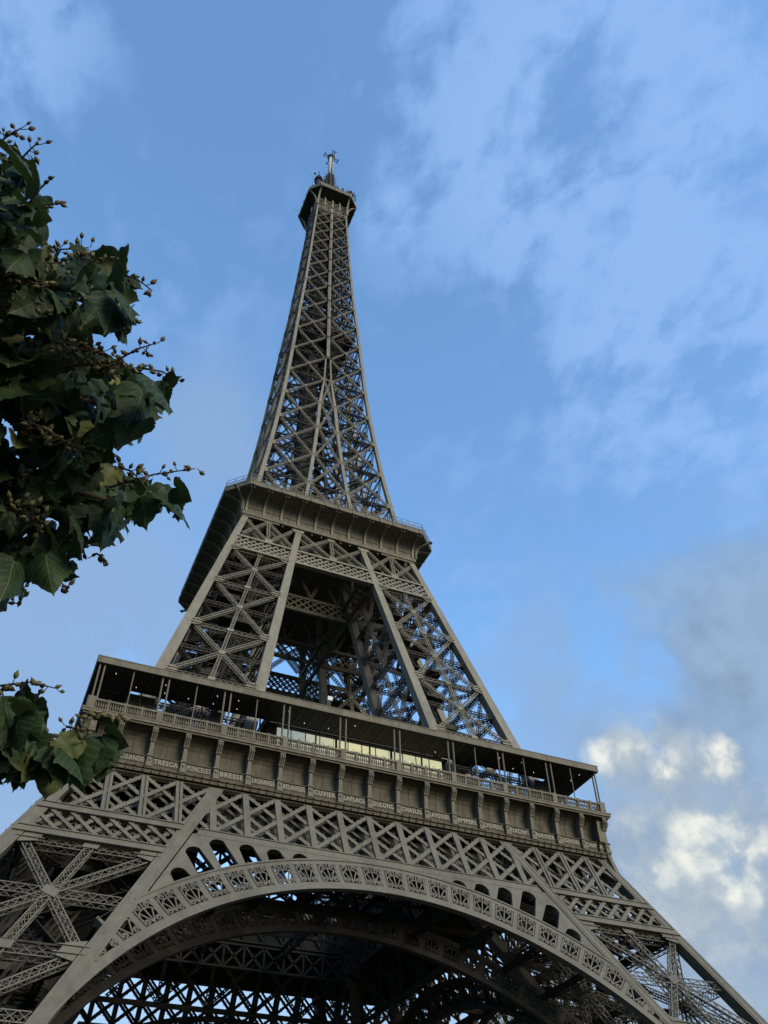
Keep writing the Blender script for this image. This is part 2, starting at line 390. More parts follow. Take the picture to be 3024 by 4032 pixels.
# ------------------------------------------------------------------ lower piers (ground to first floor)
def build_lower_piers():
    zl = [GROUND + 1.5, 20, 35, 51, 56.5]
    b = MB()
    rw = 1.55
    for (fx, sx) in ((w_low, 1), (i_low, -1)):
        for (fy, sy) in ((w_low, 1), (i_low, -1)):
            rafter(b, lambda z: -fx(z), lambda z: -fy(z), lambda z: (rw * sx, rw * sy), zl)
    # flange strips along the edges of the two visible faces of each girder
    for fx, sx in ((w_low, 1), (i_low, -1)):
        for e in (0.34, rw - 0.34):
            p = [V(-fx(z) + sx * e, -w_low(z), z) for z in (GROUND + 1.5, 51)]
            b.bar(p[0], p[1], 0.10, 0.10, (0, -1, 0.43))
            p = [V(-w_low(z), -fx(z) + sx * e, z) for z in (GROUND + 1.5, 51)]
            b.bar(p[0], p[1], 0.10, 0.10, (-1, 0, 0.43))
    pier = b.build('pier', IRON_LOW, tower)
    zs = [6.8, 17.9, 29.1, 40.4]
    n_o = (0, -1, 0.43)
    def E(fx, fy): return lambda z: V(-fx(z), -fy(z), z)
    ow = lambda z: w_low(z) - rw; iw = lambda z: i_low(z) + rw
    b = MB(); face_xpanels(b, E(ow, w_low), E(iw, w_low), zs, n_o, 0.82, 0.72, True, 1.2, 0.115, 0.06, 2.2, mid_hz=True)
    b.build('cross_bracing', IRON_LOW, pier)
    b = MB(); face_xpanels(b, E(w_low, iw), E(w_low, ow), zs, (-1, 0, 0.43), 0.80, 0.72, True, 1.2, 0.11, 0.055, 2.0, mid_hz=True)
    b.build('cross_bracing', IRON_LOW, pier)
    b = MB(); face_xpanels(b, E(ow, i_low), E(iw, i_low), zs + [51], (0, 1, -0.45), 0.80, 0.72, True, 1.2, 0.11, 0.055, 2.0, mid_hz=True)
    b.build('cross_bracing', IRON_LOW, pier)
    b = MB(); face_xpanels(b, E(i_low, iw), E(i_low, ow), zs + [51], (1, 0, -0.45), 0.80, 0.72, True, 1.2, 0.11, 0.055, 2.0, mid_hz=True)
    b.build('cross_bracing', IRON_LOW, pier)
    # floors of lattice inside the pier, lift rails and a stair
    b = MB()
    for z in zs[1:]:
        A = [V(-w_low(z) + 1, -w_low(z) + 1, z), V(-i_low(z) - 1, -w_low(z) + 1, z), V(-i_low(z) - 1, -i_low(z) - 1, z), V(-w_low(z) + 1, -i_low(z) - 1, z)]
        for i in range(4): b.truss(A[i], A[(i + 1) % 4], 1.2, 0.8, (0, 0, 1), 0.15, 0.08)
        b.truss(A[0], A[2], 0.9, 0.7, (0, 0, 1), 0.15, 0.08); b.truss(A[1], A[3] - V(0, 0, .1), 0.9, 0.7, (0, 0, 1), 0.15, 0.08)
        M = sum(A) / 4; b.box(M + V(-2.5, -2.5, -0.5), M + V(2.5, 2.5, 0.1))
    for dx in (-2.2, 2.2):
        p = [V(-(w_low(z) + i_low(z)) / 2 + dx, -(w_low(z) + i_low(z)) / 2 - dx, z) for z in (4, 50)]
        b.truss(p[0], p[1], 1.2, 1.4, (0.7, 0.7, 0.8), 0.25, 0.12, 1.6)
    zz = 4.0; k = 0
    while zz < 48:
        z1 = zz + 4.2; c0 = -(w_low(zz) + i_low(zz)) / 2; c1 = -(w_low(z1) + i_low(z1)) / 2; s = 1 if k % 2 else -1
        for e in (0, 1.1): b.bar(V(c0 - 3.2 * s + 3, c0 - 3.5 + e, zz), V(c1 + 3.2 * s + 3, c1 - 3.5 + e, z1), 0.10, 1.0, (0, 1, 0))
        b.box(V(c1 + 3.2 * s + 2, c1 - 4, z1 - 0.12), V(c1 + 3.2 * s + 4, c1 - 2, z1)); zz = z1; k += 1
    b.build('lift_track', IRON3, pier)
    ps = quarter_copies(pier)
    # masonry footings
    for sx in (-1, 1):
        for sy in (-1, 1):
            b = MB(); c = 0.5 * (w_low(GROUND) + i_low(GROUND))
            for e, z0, z1 in ((14.0, GROUND - 0.4, GROUND + 0.9), (12.4, GROUND + 0.9, GROUND + 1.9)):
                b.box((sx * c - e, sy * c - e, z0), (sx * c + e, sy * c + e, z1))
            b.build('masonry_base', STONE, tower)
    return ps
piers = build_lower_piers()

# ------------------------------------------------------------------ decorative arch between the piers
A_S, A_TH = 7.6, R_(3.862)
def PL(x, s, off=0.0):                    # point of the sloping front plane from across / up-slope metres
    z = s / TILT; return V(x, -w_low(z) + off, z)
def PA(th, r, off=0.0): return PL(r * math.sin(th), A_S + r * math.cos(th), off)
N_F = unit((0, -1, 0.479))
def pier_line_r(th):                      # distance along a radial to the pier's inner girder
    lo, hi = 30.0, 70.0
    f = lambda r: abs(r * math.sin(th)) - (i_low((A_S + r * math.cos(th)) / TILT) - 0.15)
    if f(hi) < 0: return 99.0
    for _ in range(40):
        m = (lo + hi) / 2
        if f(m) < 0: lo = m
        else: hi = m
    return lo
def spiral(cx, cy, r, a0, turns, sgn, n=14):
    return [(cx + r * (1 - 0.72 * i / n) * math.cos(a0 + sgn * turns * 2 * math.pi * i / n), cy + r * (1 - 0.72 * i / n) * math.sin(a0 + sgn * turns * 2 * math.pi * i / n)) for i in range(n + 1)]
def ornament():
    """Fan of rays under a small arch with four scrolls; u across in metres, v up in metres."""
    L = []
    arc = [(0.93 * math.cos(a), 1.02 + 0.86 * math.sin(a)) for a in np.linspace(math.pi * 1.12, -math.pi * 0.12, 17)]
    L.append(([(-0.98, 0.25)] + arc + [(0.98, 0.25)], 0.13))
    for x, y in ((-0.70, 1.58), (0.70, 1.58)): L.append(([(0, 0.05), (x, y)], 0.13))
    L.append(([(0, 0.05), (0, 2.55)], 0.13))
    for sx in (-1, 1):
        L.append(([(sx * 1.0, 1.15), (sx * 0.93, 1.75), (sx * 0.84, 2.2)] + [(sx * x, y) for x, y in spiral(0.50, 2.17, 0.33, 0.0, 1.6, 1)], 0.11))
        L.append(([(sx * 0.93, 0.62)] + [(sx * x, y) for x, y in spiral(0.62, 0.36, 0.31, 0.9, 1.5, 1)], 0.11))
    return L
ORN = ornament()
def build_arch():
    KMAX = 9
    def ring(mb, r0, r1, off0, off1, ths):
        rows = []; f = []
        for th in ths: rows += [PA(th, r0, off0), PA(th, r1, off0), PA(th, r1, off1), PA(th, r0, off1)]
        for i in range(len(ths) - 1):
            for j in range(4):
                a, c = i * 4 + j, i * 4 + (j + 1) % 4; f.append((a, c, c + 4, a + 4))
        f += [(3, 2, 1, 0), tuple((len(ths) - 1) * 4 + j for j in range(4))]
        mb.add(rows, f)
    def band(mb, off, ths, lips=True):
        ring(mb, 36.85, 37.65, off, off + 0.9, ths)          # intrados plate, soffit
        tc = [x for x in ths if pier_line_r(x) > 40.1 or off > 5]
        ring(mb, 40.25, 40.95, off + 0.0, off + 0.7, tc)     # upper chord
        if lips:
            ring(mb, 36.80, 37.05, off - 0.12, off + 0.0, ths); ring(mb, 40.78, 41.0, off - 0.12, off, tc)
    TH = np.linspace(-R_(76), R_(76), 181)
    b = MB(); band(b, 0.06, TH)
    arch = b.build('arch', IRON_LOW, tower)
    def openwork(off, light):
        b = MB()
        te = [x for x in TH if abs(x) < 19.1 * A_TH and (off > 5 or pier_line_r(x) > 37.0)]
        ring(b, 37.62, 37.78, off + 0.03, off + 0.36, te)
        for k in range(-19, 20):
            th = k * A_TH; top = 40.25 if off > 5 else min(40.25, pier_line_r(th) + 0.9)
            if top < 37.9: continue
            b.plate([PA(th - 0.0062, 37.65, off + 0.02), PA(th + 0.0062, 37.65, off + 0.02), PA(th + 0.0058, top, off + 0.02), PA(th - 0.0058, top, off + 0.02)], -N_F, 0.35)
            for e in (-0.0085, 0.0085): b.bar(PA(th + e, 37.65, off + 0.1), PA(th + e, top, off + 0.1), 0.08, 0.2, N_F)
            if k == 19: continue
            tm = th + A_TH / 2
            for line, wd in ORN:
                pts = [PA(tm + u / 38.9, 37.68 + v, off + 0.12) for u, v in line]
                if off < 5:                                   # stop against the pier's girder
                    keep = [abs(q[0]) < i_low(q[2]) + 0.5 for q in pts]
                    if not any(keep): continue
                    if not all(keep):
                        i0 = keep.index(True); i1 = len(keep) - keep[::-1].index(True); pts = pts[i0:i1]
                        if len(pts) == 1: continue
                b.strip(pts, wd, 0.14, N_F)
        return b
    openwork(0.06, False).build('openwork_band', IRON_LOW, arch)
    # inner twin of the arch on the pier's rear face, joined by ribs
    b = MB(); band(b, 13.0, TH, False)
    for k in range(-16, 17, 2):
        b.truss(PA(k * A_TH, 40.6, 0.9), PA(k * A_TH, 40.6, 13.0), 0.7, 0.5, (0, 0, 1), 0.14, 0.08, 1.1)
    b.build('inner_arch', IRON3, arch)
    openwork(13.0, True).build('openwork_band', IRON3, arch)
    # spandrel plate with round-headed openings
    b = MB(); d = 0.30; s_chord = 43.85 * TILT
    def rb(th): return min((s_chord - A_S) / math.cos(th), pier_line_r(th))
    for k in range(-12, 12):
        t0, t1 = k * A_TH, (k + 1) * A_TH; tm = (t0 + t1) / 2
        R1 = rb(tm); hw = 0.92                              # half width of an opening in metres
        rtop = R1 - 0.45 - (0.35 if R1 < (s_chord - A_S) / math.cos(tm) - 0.2 else 0)
        hole = rtop > 41.5
        N = 14; cols = []
        for i in range(N + 1):
            th = t0 + (t1 - t0) * i / N; u = (th - tm) * 41.5 / hw
            if hole and abs(u) < 1: lo = max(40.95, min(rtop - hw + hw * math.sqrt(1 - u * u), rb(th) - 0.12))
            else: lo = 40.95
            cols.append((th, lo, max(rb(th), lo + 0.02)))
        rows = []; f = []
        for th, lo, hi in cols: rows += [PA(th, lo, 0.04), PA(th, hi, 0.04), PA(th, hi, 0.04 + d), PA(th, lo, 0.04 + d)]
        for i in range(N):
            for j in range(4):
                a, c = i * 4 + j, i * 4 + (j + 1) % 4; f.append((a, c, c + 4, a + 4))
        b.add(rows, f)
        if hole:                                            # deep reveal and rim of each opening
            pts = [PA(th, lo, 0.04) for th, lo, hi in cols if lo > 40.96]
            if len(pts) > 3:
                rows = []
                for q in pts: rows += [q + V(0, .3, 0), q + V(0, 1.3, 0)]
                b.add(rows, [(2 * i, 2 * i + 1, 2 * i + 3, 2 * i + 2) for i in range(len(pts) - 1)])
        b.bar(PA(t0, 41.0, 0.8), PA(t0, min(rb(t0), 60) - 0.1, 0.8), 0.3, 1.0, N_F)
    b.build('spandrel', IRON_LOW, arch)
    quarter_copies(arch)
build_arch()

# ------------------------------------------------------------------ belt truss under the first floor
def bulbs(b, p0, p1, n, side, step=0.8, r=0.055):
    t = unit(p1 - p0); L = np.linalg.norm(p1 - p0); u = unit(np.cross(n, t)) * side; k = int(L / step)
    for i in range(k):
        q = p0 + t * (i + 0.5) * L / k + u + n * 0.08; b.box(q - r, q + r)
def build_belt():
    H = 3.83; zb, zt = 44.5, 51.2; b = MB()
    F = lambda x, z, off=0.0: V(x, -w_low(z) + off, z)
    xin = lambda z: i_low(z) + 1.2
    # chords
    for z0, z1, o in ((44.0, 44.75, -0.06), (40.65, 41.4, -0.06)):
        for s in (-1, 1):
            b.plate([F(s * (i_low(z0) + 1.3), z0, o), F(s * (w_low(z0) - 0.4), z0, o), F(s * (w_low(z1) - 0.4), z1, o), F(s * (i_low(z1) + 1.3), z1, o)], -N_F, 0.8)
            for zz in (z0, z1): b.bar(F(s * (i_low(zz) + 1.3), zz, o - 0.06), F(s * (w_low(zz) - 0.4), zz, o - 0.06), 0.12, 0.14, N_F)
    b.plate([F(-21.0, 43.75, 0.0), F(21.0, 43.75, 0.0), F(20.6, 44.55, 0.0), F(-20.6, 44.55, 0.0)], -N_F, 0.8)
    b.bar(F(-20.6, 44.55, -0.05), F(20.6, 44.55, -0.05), 0.12, 0.14, N_F)
    b.plate([F(-34.3, 50.95, -0.02), F(34.3, 50.95, -0.02), F(34.2, 51.3, -0.02), F(-34.2, 51.3, -0.02)], -N_F, 0.6)
    # verticals
    for k in range(-8, 9):
        x = k * H
        if abs(k) <= 5:
            b.plate([F(x - 0.36, zb, -0.02), F(x + 0.36, zb, -0.02), F(x + 0.36, 51, -0.02), F(x - 0.36, 51, -0.02)], -N_F, 0.3)
        else:
            for e in (-0.24, 0.24): b.plate([F(x + e - 0.15, zb, -0.03), F(x + e + 0.15, zb, -0.03), F(x + e + 0.15, 51, -0.03), F(x + e - 0.15, 51, -0.03)], -N_F, 0.3)
            b.plate([F(x - 0.1, zb, 0.15), F(x + 0.1, zb, 0.15), F(x + 0.1, 51, 0.15), F(x - 0.1, 51, 0.15)], -N_F, 0.2)
    # diagonals spanning two bays
    def diag(x0, x1, off, wd, dp):
        # clip to the face between its two slanted outer edges and split at the pier girders
        za, zc = zb, 51.0
        f0, f1 = 0.0, 1.0
        for it in range(40):
            f = it / 39.0; x = x0 + (x1 - x0) * f; z = za + (zc - za) * f
            if abs(x) <= w_low(z) - 0.9: f0 = f; break
        else: return
        for it in range(39, -1, -1):
            f = it / 39.0; x = x0 + (x1 - x0) * f; z = za + (zc - za) * f
            if abs(x) <= w_low(z) - 0.9: f1 = f; break
        if f1 - f0 < 0.12: return
        p0 = F(x0 + (x1 - x0) * f0, za + (zc - za) * f0, off); p1 = F(x0 + (x1 - x0) * f1, za + (zc - za) * f1, off)
        b.bar(p0, p1, wd, dp, N_F)
        if off < 0.5 and wd > 0.4:
            for s in (-1, 1): bulbs(b, p0, p1, N_F, s * (wd / 2 + 0.06))
    for k in range(-11, 10):
        x = k * H
        diag(x, x + 2 * H, 0.13, 0.46, 0.14); diag(x + 2 * H, x, 0.30, 0.46, 0.14)
        diag(x, x + 2 * H, 1.75, 0.38, 0.12); diag(x + 2 * H, x, 1.9, 0.38, 0.12)
        if abs(x + H) < 31: b.bar(F(x + H, 45, 1.8), F(x + H, 50.8, 1.8), 0.5, 0.12, N_F)
    # narrow lattice girder across each pier
    za, zc = 41.4, 44.0
    for s in (-1, 1):
        x = i_low(za) - 2.0
        while x < w_low(za) + 2:
            for sg, off in ((1, 0.12), (-1, 0.28)):
                x0, x1 = x - sg * 1.45, x + sg * 1.45; q = []
                for f in np.linspace(0, 1, 30):
                    xx = x0 + (x1 - x0) * f; z = za + (zc - za) * f
                    if i_low(z) + 1.2 < xx < w_low(z) - 0.8: q.append((xx, z))
                if len(q) > 4:
                    p0, p1 = F(s * q[0][0], q[0][1], off), F(s * q[-1][0], q[-1][1], off)
                    b.bar(p0, p1, 0.40, 0.12, N_F)
                    for ss in (-1, 1): bulbs(b, p0, p1, N_F, ss * 0.26)
                    b.bar(p0 + V(0, 1.4, 0), p1 + V(0, 1.4, 0), 0.34, 0.12, N_F)
            x += 1.93
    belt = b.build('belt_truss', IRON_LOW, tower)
    quarter_copies(belt)
    # plainer girder between the inner faces of the piers
    b = MB(); G = lambda x, z, off=0.0: V(x, -i_low(z) - 0.4 + off, z); NI = unit((0, -1, 0.507)); W = 20.5
    for z in (43.9, 51.4): b.bar(G(-W - (51.4 - z) * .45, z), G(W + (51.4 - z) * .45, z), 0.7, 0.5, NI)
    st = 7.66; za, zc = 44.2, 51.2
    for k in np.arange(-2.5, 2.5):
        b.truss(G(k * st, za), G((k + 1) * st, zc), 0.5, 0.4, NI, 0.13, 0.07); b.truss(G((k + 1) * st, za, .3), G(k * st, zc, .3), 0.5, 0.4, NI, 0.13, 0.07)
        b.truss(G(k * st, za), G(k * st, zc), 0.5, 0.4, NI, 0.12, 0.07)
    quarter_copies(b.build('inner_girder', IRON3, tower))
    # dark protective netting hung inside the two inner faces of the near left pier
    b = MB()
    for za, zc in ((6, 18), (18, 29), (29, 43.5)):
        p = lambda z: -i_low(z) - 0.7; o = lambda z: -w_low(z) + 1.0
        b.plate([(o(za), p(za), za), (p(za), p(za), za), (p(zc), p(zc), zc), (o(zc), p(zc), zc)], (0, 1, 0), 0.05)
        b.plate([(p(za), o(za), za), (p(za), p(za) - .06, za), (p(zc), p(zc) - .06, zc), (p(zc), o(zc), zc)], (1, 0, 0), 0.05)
    b.build('netting_and_sun_blocker', DARK, tower)
    b = MB(); F = lambda x, z: V(x, -w_low(z) + 3.0, z); b.plate([F(-19.5, 44.9), F(19.5, 44.9), F(18.2, 51.5), F(-18.2, 51.5)], (0, 1, 0), 0.05); b.build('netting_and_sun_blocker', DARK, tower)  # added opaque sheet behind the belt, blocks sun from the inner arch
build_belt()

# ------------------------------------------------------------------ first-floor deck
HOLE = 16.5
def build_deck():
    b = MB(); z0, z1 = 52.3, 57.05; o = 33.2
    for k in range(4):
        c, s = math.cos(k * math.pi / 2), math.sin(k * math.pi / 2)
        Rz = np.array([[c, -s, 0], [s, c, 0], [0, 0, 1]])
        P = np.array([(-o + 0.002 * k, -o, z0 + 0.003 * k), (-HOLE, -HOLE, z0 + 0.003 * k), (HOLE, -HOLE, z0 + 0.003 * k), (o, -o, z0 + 0.003 * k),
                      (-o, -o, z1), (-HOLE, -HOLE, z1), (HOLE, -HOLE, z1), (o, -o, z1)]) @ Rz.T
        b.hexa(P)
        for i in range(-8, 9):                              # floor beams below
            x = i * 3.83; ye = -HOLE if abs(x) < HOLE else -abs(x) + 0.3
            if ye > -o + 1: 
                q = np.array([(x, -o + 0.3, z0 - 0.45), (x, ye, z0 - 0.45)]) @ Rz.T
                b.bar(q[0], q[1], 0.35, 0.9, (0, 0, 1))
        for y in (-30, -26, -22, -18):
            q = np.array([(y + 0.5, y, z0 - 0.25), (-y - 0.5, y, z0 - 0.25)]) @ Rz.T
            b.bar(q[0], q[1], 0.4, 0.5, (0, 0, 1))
    dk = b.build('first_floor_deck', IRON3, tower)
    b = MB()                                                    # lattice girders round and across the central void
    for k in range(4):
        c, s = math.cos(k * math.pi / 2), math.sin(k * math.pi / 2); Rz = np.array([[c, -s, 0], [s, c, 0], [0, 0, 1]])
        for y, za, zc in ((-HOLE + .3, 48.6, 52.0), (-HOLE + .25, 52.6, 56.8), (-6.2, 50.6, 52.2)):
            for z in (za, zc):
                P = np.array([(-HOLE, y, z), (HOLE, y, z)]) @ Rz.T; b.bar(P[0], P[1], 0.4, 0.3, (0, 0, 1))
            n = 10
            for i in range(n):
                x0, x1 = -HOLE + 2 * HOLE * i / n, -HOLE + 2 * HOLE * (i + 1) / n
                P = np.array([(x0, y, za), (x1, y, zc), (x1, y, za), (x0, y, zc)]) @ Rz.T; nn = Rz @ V(0, -1, 0)
                b.bar(P[0], P[1], 0.34, 0.2, nn); b.bar(P[2], P[3], 0.34, 0.2, nn); b.bar(P[0], P[3], 0.3, 0.2, nn)
    b.build('void_girder', IRON3, dk)
build_deck()

# ------------------------------------------------------------------ frieze with name panels and consoles
NAMES = ['SEGUIN', 'LALANDE', 'TRESCA', 'PONCELET', 'BRESSE', 'LAGRANGE', 'BELANGER', 'CUVIER', 'LAPLACE', 'DULONG', 'CHASLES',
         'LAVOISIER', 'AMPERE', 'CHEVREUL', 'FLACHAT', 'NAVIER', 'LEGENDRE', 'CHAPTAL']
FR = [(51.15, -34.45), (51.55, -34.45), (51.60, -34.62), (51.78, -34.62), (51.80, -34.30), (52.15, -34.22), (53.08, -34.22), (53.12, -34.34), (53.22, -34.34), (53.24, -33.42),
      (54.4, -33.43), (55.1, -33.52), (55.6, -33.74), (55.95, -34.07), (56.15, -34.5), (56.27, -34.95)]
def letters_mesh(txt, height, maxw):
    cu = bpy.data.curves.new('lettering', 'FONT'); cu.body = txt; cu.size = height / 0.70; cu.extrude = 0.035; cu.align_x = 'CENTER'; cu.space_character = 1.12
    cu.resolution_u = 3; cu.offset = 0.012
    o = bpy.data.objects.new('lettering', cu); COL.objects.link(o)
    dg = bpy.context.evaluated_depsgraph_get(); dg.update()
    me = bpy.data.meshes.new_from_object(o.evaluated_get(dg)); bpy.data.objects.remove(o); bpy.data.curves.remove(cu)
    v = np.empty(len(me.vertices) * 3); me.vertices.foreach_get('co', v); v = v.reshape(-1, 3)
    w = v[:, 0].max() - v[:, 0].min(); f = min(1.0, maxw / w)
    v[:, 0] -= (v[:, 0].max() + v[:, 0].min()) / 2; v[:, 0] *= f
    v = np.stack([v[:, 0], -v[:, 2], v[:, 1]], 1)
    me.vertices.foreach_set('co', v.ravel()); me.materials.clear(); me.materials.append(GOLD); me.update(); return me
def console_mesh():
    b = MB()
    b.box((-0.36, -34.72, 51.80), (0.36, -34.0, 52.25)); b.box((-0.30, -34.62, 52.25), (0.30, -34.0, 53.05))
    b.box((-0.40, -34.74, 53.05), (0.40, -34.0, 53.16)); b.box((-0.35, -34.68, 53.16), (0.35, -34.0, 53.27))
    b.lathe((0, -34.62, 52.66), [(0.15, -0.02), (0.19, 0.06), (0.10, 0.12)], 10, (0, -1, 0))
    b.hexa([(-0.24, -34.50, 53.27), (-0.24, -33.3, 53.27), (0.24, -33.3, 53.27), (0.24, -34.50, 53.27), (-0.20, -34.52, 55.2), (-0.20, -33.3, 55.2), (0.20, -33.3, 55.2), (0.20, -34.52, 55.2)])
    for dx, w in ((-0.24, 0.15), (0.0, 0.20), (0.24, 0.15)):   # fluted scroll and drooping leaf
        b.lathe((dx - w / 2, -34.80, 55.98), [(0.40 if dx == 0 else 0.36, 0), (0.42 if dx == 0 else 0.38, w / 2), (0.40 if dx == 0 else 0.36, w)], 16, (1, 0, 0))
        b.strip([V(dx, -34.97, 55.7), V(dx, -34.80, 55.42), V(dx, -34.62, 55.15), V(dx, -34.58, 54.95)], w, 0.10, (0, -1, -0.3))
    b.box((-0.32, -35.05, 56.30), (0.32, -34.0, 56.52)); b.hexa([(-0.22, -34.55, 55.2), (-0.22, -33.3, 55.2), (0.22, -33.3, 55.2), (0.22, -34.55, 55.2), (-0.3, -34.9, 56.3), (-0.3, -33.3, 56.3), (0.3, -33.3, 56.3), (0.3, -34.9, 56.3)])
    return b.mesh('console', IRON2)
def build_frieze():
    H = 3.83
    def panel_mesh(k):
        b = MB(); x0, x1 = (k - 9) * H, (k - 8) * H
        rows = []
        for z, y in FR:
            a = x0 if k > 0 else y * 1.0; c = x1 if k < 17 else -y * 1.0
            rows += [(a, y, z), (c, y, z)]
        rows += [(rows[-2][0] , -33.0, 56.5), (rows[-1][0], -33.0, 56.5), (x0, -33.0, 51.15), (x1, -33.0, 51.15)]
        n = len(FR) + 2
        b.add(rows, [(2 * i, 2 * i + 1, 2 * i + 3, 2 * i + 2) for i in range(n - 1)])
        xm = (x0 + x1) / 2
        b.strip([(xm, y - .01, z) for z, y in FR[9:14]], 0.07, 0.05, (0, -1, -0.2))
        for i in range(4):
            x = x0 + H * (i + 0.5) / 4; b.lathe((x, -34.63, 51.69), [(0.10, 0), (0.10, 0.06), (0.02, 0.10)], 8, (0, -1, 0)); 
            b.box((x - 0.05, -34.66, 51.25), (x + 0.05, -34.44, 51.40))
        b.plate([(x0 + .62, -34.25, 52.28), (x1 - .62, -34.25, 52.28), (x1 - .62, -34.25, 52.33), (x0 + .62, -34.25, 52.33)], (0, -1, 0), 0.03)
        return b.mesh('name_panel', IRON4)
    cm = console_mesh(); ms = [panel_mesh(k) for k in range(18)]
    for q in range(4):
        b = MB(); # cornice slab and architrave, mitred at the corners
        for (z0, z1, y) in ((56.52, 56.72, -35.12), (56.72, 57.05, -35.30), (57.05, 57.2, -35.36)):
            b.hexa([(y, y, z0), (y + 3, y + 3, z0), (-y - 3, y + 3, z0), (-y, y, z0), (y, y, z1), (y + 3, y + 3, z1), (-y - 3, y + 3, z1), (-y, y, z1)])
        fr = b.build('frieze', IRON2, tower); fr.rotation_euler = (0, 0, q * math.pi / 2)
        cz = [49.0, 50.0, 51.0, 52.1, 54.1, 55.3, 56.3]; cw = [35.05, 34.86, 34.66, 34.50, 34.40, 34.52, 34.9]
        b = MB(); ce = lambda z: -float(np.interp(z, cz, cw)); rafter(b, ce, ce, lambda z: (0.55, 0.55), cz); b.build('corner_bracket', IRON2, fr)
        for k in range(18):
            link('name_panel', ms[k], fr)
            if q == 0:
                t = link('lettering', letters_mesh(NAMES[k], 0.58, 2.75), fr); t.location = ((k - 8.5) * H, -34.23, 52.42)
        for k in range(-9, 10):
            if q in (0, 3) or (k % 3 == 0):
                c = link('console', cm, fr); c.location = (k * H if abs(k) < 9 else math.copysign(34.30, k), 0, 0)
build_frieze()

